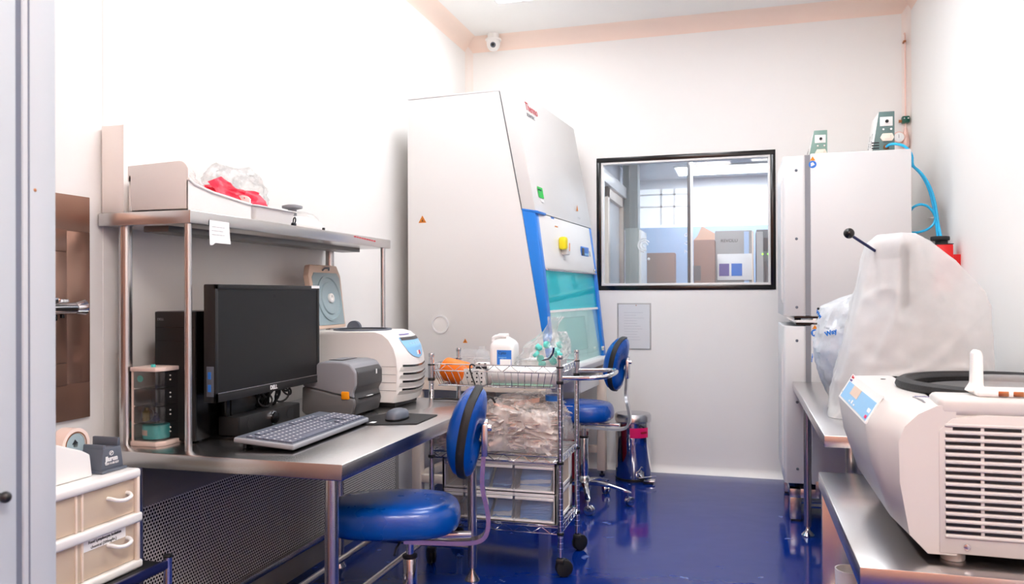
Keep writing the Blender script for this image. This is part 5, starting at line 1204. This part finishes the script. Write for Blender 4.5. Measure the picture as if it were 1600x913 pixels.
# carrier on the centrifuge
t = thing('tube_carrier', 'white plastic carrier with an upright handle on top of the large centrifuge', 'carrier', (.62, 2.07, 1.062))
obj('carrier_base', MB().box((.515, 2.03, 1.0625), (.74, 2.115, 1.078), .006, 3), 'white_pl', t)
hx = .5225
obj('handle', MB().prism([(hx - .011, 1.07), (hx + .03, 1.07), (hx + .013, 1.085), (hx + .012, 1.155), (hx + .008, 1.166), (hx - .002, 1.168), (hx - .009, 1.160), (hx - .011, 1.09), (hx - .022, 1.072)], 1, 2.055, 2.085, .003), 'white_pl', t)
obj('clear_tray', MB().box((.54, 2.035, 1.0785), (.735, 2.11, 1.108), .008, 2), 'frost', t)
for k in range(3): obj('brown_insert', MB().box((.558 + k * .03, 2.0285, 1.0645), (.579 + k * .03, 2.031, 1.0765), .001), 'brass', t)
single('black_cable', MB().tube([(.80, 2.62, 1.05), (.80, 2.66, 1.075), (.835, 2.70, 1.078), (.86, 2.72, 1.06), (.90, 2.75, 1.068), (.94, 2.75, 1.055)], .006, 8, smooth=2), 'black', 'black cable running behind the rim of the large centrifuge', 'cable')

# ------------------------------------------------------------------ covered machine and blue-white bag on the side bench
t = thing('covered_machine', 'tall machine under a white translucent plastic dust cover on the side bench', 'machine', (.68, 3.42, .80))
KY0, KY1 = 3.3, 3.78
def cov(z):
    # left, ridge and right x of the near face at height z
    tab = [(.80, .345, .50, .93), (1.0, .383, .55, .915), (1.246, .441, .572, .905), (1.30, .452, .575, .888), (1.36, .462, .580, .842), (1.42, .474, .583, .785), (1.47, .483, .586, .735), (1.50, .490, .588, .70), (1.525, .515, .592, .66)]
    for a, b in zip(tab, tab[1:]):
        if a[0] <= z <= b[0]:
            f = (z - a[0]) / (b[0] - a[0]); return [p + (q - p) * f for p, q in zip(a, b)][1:]
    return tab[-1][1:]
def covring(z, shrink=0.0):
    l, rdg, r = cov(min(z, 1.525)); n = 150; P = []
    corners = [(rdg, KY0 + .02), (r, KY0 + .07), (r, KY1 - .04), (l + .03, KY1), (l, KY0 + .17), (l + .012, KY0 + .12)]
    # walk the outline
    per = []
    for a, b in zip(corners, corners[1:] + corners[:1]): per.append((Vector((a[0], a[1], z)), Vector((b[0], b[1], z))))
    tot = sum((b - a).length for a, b in per); cx, cy = (l + r) / 2, (KY0 + KY1) / 2
    for k in range(n):
        d = tot * k / n
        for a, b in per:
            if d <= (b - a).length: p = a + (b - a) * (d / max((b - a).length, 1e-6)); break
            d -= (b - a).length
        q = Vector((p.x, p.y, z)); o = Vector((q.x - cx, q.y - cy, 0))
        fold = .05 * nz((q.x * 1.0, q.y, q.z * .35), 7, 3) + .022 * nz(q, 17, 6) + .03 * abs(nz((q.x, q.y, q.z * .22), 22, 9)) - .02 * abs(nz((q.x + q.z, q.y, q.z - q.x), 11, 2))
        lo_ = max(0, (1.15 - z) / .35)
        for sh, sc_, sd, w_ in ((.6, 3.2, 1, .055), (-.8, 4.1, 7, .045), (.15, 7.5, 13, .03)):
            cr = 1 - abs(nz((q.x + sh * q.z, q.y, (q.z - sh * q.x) * .45), sc_, sd)) * 7
            if cr > 0: fold += w_ * cr * cr
        amp = .8 + .9 * lo_
        q += Vector((o.x, o.y, 0)) * fold * amp * (1 if abs(o.x) < .9 * (r - l) / 2 else .5)
        q = Vector((cx, cy, z)) + (q - Vector((cx, cy, z))) * (1 - shrink)
        P.append(q)
    for _ in range(1): P = [(P[i - 1] + P[i] * 2 + P[(i + 1) % n]) / 4 for i in range(n)]
    return P
rings = [covring(.802 + k * (1.50 - .802) / 70) for k in range(71)] + [covring(1.515, .01), covring(1.526, .04), covring(1.532, .12), covring(1.534, .35), covring(1.535, .7)]
obj('dust_cover', MB().loft(rings), 'cover', t, angle=60)
obj('machine_column', MB().box((.596, 3.335, 1.245), (.620, 3.40, 1.49), .003), 'gloss_black', t)
obj('machine_body', MB().box((.47, 3.46, .803), (.85, 3.72, 1.18), .02), 'powder2', t)
obj('machine_arm', MB().box((.51, 3.40, 1.44), (.64, 3.6, 1.49), .01), 'powder2', t)
lv_ = obj('lever', MB().cyl((.405, 3.30, 1.525), (.52, 3.42, 1.46), .0058, n=12), 'darkblue', t)
obj('lever_knob', MB().ball((.400, 3.295, 1.53), .0205), 'gloss_black', lv_)

t = thing('printed_bag', 'white and pale blue printed plastic bag slumped on the side bench beside the dust cover', 'bag', (.52, 3.9, .80))
def pb(u, v):
    th = 2 * PI * u; z = .803 + .50 * v
    tab = [(.0, .05, .46), (.08, .085, .455), (.3, .135, .47), (.5, .155, .475), (.72, .15, .485), (.86, .125, .495), (.95, .075, .53), (1.0, .01, .55)]
    for a, b in zip(tab, tab[1:]):
        if a[0] <= v <= b[0]:
            f = (v - a[0]) / (b[0] - a[0]); r = a[1] + (b[1] - a[1]) * f; cx = a[2] + (b[2] - a[2]) * f; break
    q = (math.cos(th), math.sin(th), v * 2.2)
    k = 1 + .16 * nz(q, 1.7, 2) + .10 * nz(q, 4.2, 6) + .10 * abs(nz(q, 8, 1))
    return (cx + r * k * math.cos(th) * .95, 4.0 + r * k * math.sin(th) * .95, z + .02 * nz(q, 3, 11))
obj('bag_film', MB().grid(pb, 64, 40), 'bagblue', t, angle=25)
bgp = mat('blue_bag_print', (20, 120, 214), .5)
for u_, v_, s_, rz in ((.66, .62, .03, .35), (.51, .36, .024, 1.1), (.565, .78, .024, -.6), (.70, .26, .018, .9), (.735, .5, .022, .4)):
    c = Vector(pb(u_, v_)); nrm = (c - Vector((.48, 4.0, c.z))).normalized()
    xd = Vector((-nrm.y, nrm.x, 0)); xd = xd if xd.x > 0 else -xd; up_ = Vector((0, 0, 1))
    a = math.cos(rz) * xd + math.sin(rz) * up_; b = -math.sin(rz) * xd + math.cos(rz) * up_
    text('Way', s_, bgp, t, frame_mtx(c + nrm * .012, a, b), 'print', .001, 'CENTER', bold=.001)
single('inner_packs', crumple(.48, 4.0, .96, .09, .09, .13, .3, 2.4, 31), 'nextblue', 'pale blue packs inside the printed plastic bag on the side bench', 'packs')

# ------------------------------------------------------------------ drawer tower and trolley at the left edge
t = thing('trolley', 'small steel trolley with a black top by the doorway', 'trolley', (-1.8, 1.6, 0))
TX, TY, TZ = -1.595, 1.955, .52
TB = -1.94
obj('top_deck', MB().box((TB, 1.2, TZ - .018), (TX - .012, TY - .005, TZ), .002), 'black', t)
obj('apron', MB().box((TB, 1.2, TZ - .075), (TX - .07, 1.90, TZ - .018), .002), 'steel', t)
for x, y in ((TX - .012, TY - .012), (TX - .012, 1.22), (TB, TY - .012), (TB, 1.22)):
    p_ = obj('post', MB().cyl((x, y, .06), (x, y, TZ + .02), .0125, n=18), 'chrome', t)
    obj('post_cap', MB().cyl((x, y, TZ + .018), (x, y, TZ + .026), .0135, n=18, bev=.002), 'black', p_)
    obj('caster', MB().cyl((x - .012, y, .035), (x + .012, y, .035), .035, n=20, bev=.004).cyl((x, y, .035), (x, y, .065), .008), 'black', p_)
obj('top_rail', MB().box((TX - .018, 1.22, TZ - .012), (TX - .004, TY - .012, TZ + .012), .003), 'darkblue', t)
t = thing('drawer_tower', 'white two-drawer plastic storage box with clear peach fronts by the doorway', 'drawers', (-1.85, 1.65, TZ))
DF, DY0, DY1 = -1.66, 1.36, 1.892
obj('top_cover', MB().box((-1.96, DY0, .779), (DF + .004, DY1 + .004, .806), .009, 3), 'white_pl', t)
for k, (z0, z1) in enumerate(((.521, .545), (.652, .680))):
    obj('shelf_rim', MB().box((-1.96, DY0, z0), (DF + .006, DY1 + .008, z1), .007, 3), 'white_pl', t)
for x in (-1.955, DF - .012): obj('corner_post', MB().box((x, DY1 - .012, .54), (x + .014, DY1, .784), .003), 'cream_pl', t)
obj('side_panel', MB().box((-1.955, DY1 - .008, .545), (DF - .01, DY1 - .004, .78)), 'creamclear', t)
obj('rear_panel', MB().box((-1.958, DY0, .545), (-1.954, DY1, .78)), 'cream_pl', t)
for k, (z0, z1) in enumerate(((.546, .652), (.681, .779))):
    d = obj('drawer', MB().box((DF - .012, DY0 + .01, z0 + .002), (DF - .008, DY1 - .014, z1 - .002)).box((-1.95, DY1 - .05, z0 + .003), (DF - .01, DY1 - .046, z1 - .025)).box((-1.95, 1.672, z0 + .003), (DF - .01, 1.676, z1 - .025)).box((-1.95, DY0 + .01, z0 + .003), (DF - .01, DY1 - .02, z0 + .006)), 'creamclear', t)
    obj('divider_rib', MB().box((DF - .012, 1.668, z0), (DF - .004, 1.674, z1), .001).box((DF - .012, 1.688, z0), (DF - .004, 1.694, z1), .001), 'cream_pl', d)
    obj('grey_liner', MB().box((DF - .016, 1.70, z0 + .045), (DF - .013, 1.856, z1 - .004)), mat('sage_liner_%d' % k, (186, 188, 170), .6), d)
    hy_ = 1.815; hz = z1 - .035
    obj('handle', MB().tube([(DF - .008, hy_ - .035, hz), (DF + .004, hy_ - .034, hz), (DF + .018, hy_ - .026, hz - .006), (DF + .022, hy_, hz - .010), (DF + .018, hy_ + .026, hz - .006), (DF + .004, hy_ + .034, hz), (DF - .008, hy_ + .035, hz)], .0055, 10, smooth=1), 'white_pl', d)
    if k == 0:
        s_ = obj('paper_label', MB().box((DF - .0075, 1.695, z1 - .030), (DF - .0068, 1.845, z1 + .002)), 'paper', d)
        text('Food Lymphocyte Isolation', .0125, 'ink', s_, frame_mtx((DF - .0066, 1.712, z1 - .012), (0, 1, 0), (0, 0, 1)), width=.115, bold=.0003)
        text('chemical (200mg/bt.)', .0125, 'ink', s_, frame_mtx((DF - .0066, 1.720, z1 - .026), (0, 1, 0), (0, 0, 1)), width=.09)
t = thing('grey_tape_stand', 'slate grey plastic tape stand with white lettering on top of the white drawer box', 'dispenser', (-1.745, 1.83, .806))
gm = MB()
gm.prism([(1.792, .807), (1.900, .807), (1.898, .815), (1.793, .815)], 0, -1.80, -1.692, .002)
gm.prism([(1.797, .813), (1.893, .813), (1.882, .874), (1.806, .874)], 0, -1.792, -1.70, .004)
gm.prism([(1.806, .872), (1.820, .872), (1.818, .884), (1.808, .884)], 0, -1.79, -1.702, .002)
gm.prism([(1.868, .872), (1.882, .872), (1.880, .897), (1.869, .897)], 0, -1.79, -1.702, .002)
for v_ in gm.bm.verts: v_.co.y = 1.788 + (v_.co.y - 1.792) * .86
obj('stand_body', gm, 'slate', t)
text('Jlurun', .017, 'whiteink', t, frame_mtx((-1.6985, 1.806, .838), (0, 1, 0), (0, 0, 1)), bold=.0008, width=.046)
text('020 H-08 031', .010, 'whiteink', t, frame_mtx((-1.6985, 1.805, .828), (0, 1, 0), (0, 0, 1)), width=.048)
obj('round_mark', MB().tube([(-1.6992, 1.828 + .007 * math.cos(a * PI / 8), .859 + .006 * math.sin(a * PI / 8)) for a in range(16)], .0009, 5, closed=True).tube([(-1.6992, 1.824, .856), (-1.6992, 1.828, .861), (-1.6992, 1.833, .862)], .0013, 5), 'whiteink', t)
t = thing('white_dispenser', 'white plastic tape dispenser holding a peach tape roll on the white drawer box', 'dispenser', (-1.78, 1.70, .806))
obj('dispenser_body', MB().prism([(1.45, .807), (1.768, .807), (1.760, .868), (1.735, .882), (1.70, .895), (1.66, .91), (1.60, .93), (1.45, .93)], 0, -1.81, -1.705, .006, 3), 'white_pl', t)
rl = obj('tape_roll', MB().lathe([(.033, -.022), (.047, -.022), (.047, .022), (.033, .022), (.033, -.022)], (-1.79, 1.775, .887), 48, 0), 'pink_pl', t)
obj('tape_hub', MB().lathe([(.008, -.02), (.031, -.02), (.033, -.018), (.033, .018), (.031, .020), (.008, .020), (.008, -.02)], (-1.79, 1.775, .887), 40, 0), 'lidgrey', rl)
obj('hub_notch', MB().prism([(1.762, .89), (1.782, .892), (1.772, .903)], 0, -1.7695, -1.7685), 'ink', rl)
obj('tape_edge', MB().lathe([(.0335, 0), (.0372, 0), (.0372, .0012), (.0335, .0012), (.0335, 0)], (-1.769, 1.775, .887), 48, 0), 'brass', rl)
single('white_bottle', MB().lathe([(0, 0), (.035, 0), (.037, .01), (.037, .07), (.02, .09), (.014, .1), (.014, .12), (0, .12)], (-1.93, 1.80, .807), 24), 'jug', 'white plastic bottle behind the white tape dispenser on the drawer box', 'bottle')

# ------------------------------------------------------------------ the room beyond the window
NY0, NY1, NXL, NXR, NZ = YB + .1, 10.0, -1.7, 1.9, 2.72
struct('floor_next_room', MB().box((NXL, NY0, -.1), (NXR, NY1, 0)), 'floor')
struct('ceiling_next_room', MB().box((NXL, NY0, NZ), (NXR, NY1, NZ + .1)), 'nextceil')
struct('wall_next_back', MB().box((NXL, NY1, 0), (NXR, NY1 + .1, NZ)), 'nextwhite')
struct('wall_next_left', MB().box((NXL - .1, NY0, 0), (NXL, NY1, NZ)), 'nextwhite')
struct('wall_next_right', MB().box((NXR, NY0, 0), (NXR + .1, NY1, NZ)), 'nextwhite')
ceiling_lamp(-.2, 6.8, .9, .9, 'added unseen white fill light panel just behind the window in the next room', NZ, 'lampnext', 'lamps in the next room')  # added above the view to light the camera-facing objects behind the window
ceiling_lamp(-.1, 9.3, 1.2, .6, 'white ceiling light panel by the far wall of the next room', NZ, 'lampnext', 'lamps in the next room')
t = thing('window_2', 'bright gridded far window of the next room', 'window', (-.4, NY1, 2.2)); t['kind'] = 'structure'
obj('pane', MB().box((-1.28, NY1 - .02, 2.12), (1.2, NY1, 2.6)), 'glow_window', t)
gb = MB()
for x in (-.96, -.8, -.32, .0, .3): gb.box((x, NY1 - .03, 2.15), (x + .025, NY1 - .018, 2.6))
for z in (2.37, 2.52): gb.box((-1.28, NY1 - .03, z), (-.5, NY1 - .018, z + .02))
obj('grid_bar', gb, 'white_pl', t)
struct('trim_9', MB().box((-1.28, NY1 - .05, 0), (1.2, NY1 - .001, 2.12)), 'nextblue')
t = thing('door_2', 'sliding door on the left side of the next room', 'door', (-1.27, 7.9, 0)); t['kind'] = 'structure'
obj('door_header', MB().box((-1.30, 6.6, 2.34), (-1.2, 9.0, 2.46), .004), 'white_pl', t)
obj('door_frame', MB().box((-1.31, 7.62, 0), (-1.23, 7.72, 2.34), .003).box((-1.31, 8.62, 0), (-1.23, 8.74, 2.34), .003).box((-1.31, 7.62, 2.24), (-1.23, 8.74, 2.34), .003), 'cream_pl', t)
obj('door_pane', MB().box((-1.29, 7.7, 0), (-1.27, 8.64, 2.26)), 'powder2', t)
obj('side_panel', MB().box((-1.32, 6.2, 0), (-1.28, 7.62, 2.34)), 'nextgrey', t)
obj('upper_panel', MB().box((-1.32, 6.2, 2.46), (-1.29, 9.0, NZ)), 'nextwhite', t)
struct('trim_10', MB().box((-1.20, 8.7, 0), (-1.08, 8.9, NZ)).box((-1.24, 8.69, 2.0), (-1.08, 8.71, NZ)), 'nextgrey')
t = thing('storage_cabinet', 'pale grey-green cabinet beside the sliding door behind the window', 'cabinet', (-1.0, 7.8, 0))
obj('carcass', MB().box((-1.085, 7.75, 0), (-.955, 8.2, 1.94), .004), 'nextgrey', t)
obj('door_edge', MB().box((-.954, 7.75, .02), (-.93, 8.2, 1.92), .003), 'white_pl', t)
t = thing('partition', 'glazed partition with white decals and a slim dark post behind the window', 'partition', (-.42, 6.9, 0))
obj('post', MB().box((-.436, 6.88, 0), (-.412, 6.92, NZ), .002), 'printer_dark', t)
obj('post_edge', MB().box((-.411, 6.875, 0), (-.392, 6.925, NZ), .002), 'white_pl', t)
obj('glass', MB().box((-.93, 6.9, 0), (-.437, 6.905, NZ)), 'roomglass', t)
sw = MB()
for r, a0, a1 in ((.022, 0, 4.6), (.042, .6, 5.0), (.06, 1.4, 4.6)):
    sw.tube([(-.795 + r * math.cos(a0 + (a1 - a0) * k / 16), 6.897, 1.72 + r * math.sin(a0 + (a1 - a0) * k / 16)) for k in range(17)], .006, 6)
sw.ball((-.765, 6.897, 1.60), .012)
obj('swirl_decal', sw, 'whiteink', t)
for k, ch in enumerate('802'): text(ch, .07, 'whiteink', t, frame_mtx((-.462, 6.897, 1.80 - k * .07), (0, 0, -1), (1, 0, 0)), 'decal_letters', .001, 'CENTER')
t = thing('brown_carton', 'plain brown cardboard carton in front of the blue panel behind the window', 'carton', (-.69, 7.25, 0))
obj('carton_box', MB().box((-.815, 7.2, .75), (-.572, 7.42, 1.667), .004), 'cardboard', t)
obj('carton_seam', MB().box((-.816, 7.1985, 1.40), (-.571, 7.2, 1.404)), 'printer_low', t)
obj('stand', MB().box((-.80, 7.22, 0), (-.58, 7.40, .75)), 'nextgrey', t)
t = thing('open_carton', 'tall brown carton with raised flaps beside the grey freezer behind the window', 'carton', (-.32, 7.6, 0))
obj('carton_box', MB().box((-.425, 7.58, .80), (-.232, 7.85, 1.80), .004), 'cardboard', t)
obj('carton_flap', MB().prism([(-.425, 1.80), (-.31, 1.77), (-.232, 1.80), (-.232, 1.86), (-.35, 1.93), (-.39, 1.84)], 1, 7.60, 7.606), 'cardboard2', t)
obj('dark_gap', MB().box((-.427, 7.578, 1.42), (-.36, 7.581, 1.56)), 'printer_low', t)
obj('stand', MB().box((-.42, 7.6, 0), (-.24, 7.83, .80)), 'nextgrey', t)
t = thing('freezer', 'grey upright freezer with dark lettering behind the window', 'freezer', (-.07, 8.2, 0))
obj('body', MB().box((-.243, 8.0, 0), (.105, 8.6, 1.912), .006), 'fridge', t)
obj('blue_trim', MB().box((.028, 7.994, .2), (.075, 8.001, 1.9)), 'nextblue', t)
text('REVOLU', .05, 'printer_dark', t, frame_mtx((-.19, 7.998, 1.80), (1, 0, 0), (0, 0, 1)), width=.155)
s_ = obj('notice_sheet', MB().box((-.222, 7.985, 1.43), (.11, 7.99, 1.685), .001), 'paper', t)
obj('picture', MB().box((-.205, 7.983, 1.47), (-.11, 7.986, 1.59)), 'purpleink', s_)
obj('picture', MB().box((-.09, 7.983, 1.47), (.01, 7.986, 1.59)), 'labelblue', s_)
obj('handle', MB().box((.10, 7.97, .6), (.118, 8.0, 1.9), .004), 'cream_pl', t)
t = thing('equipment_rack', 'dark grey equipment rack with green indicator lights behind the window', 'rack', (.26, 8.0, 0))
obj('rack_body', MB().box((.14, 7.8, 0), (.5, 8.3, 1.9), .006), 'fridgedark', t)
obj('side_door', MB().box((.14, 7.795, .2), (.2, 7.801, 1.88)), 'fridge', t)
obj('vent_panel', MB().box((.20, 7.794, 1.7), (.45, 7.801, 1.82)).box((.21, 7.794, .3), (.225, 7.801, 1.6)), 'printer_dark', t)
for x in (.195, .243, .275): obj('indicator', MB().ball((x, 7.792, 1.668), .006), 'led', t)
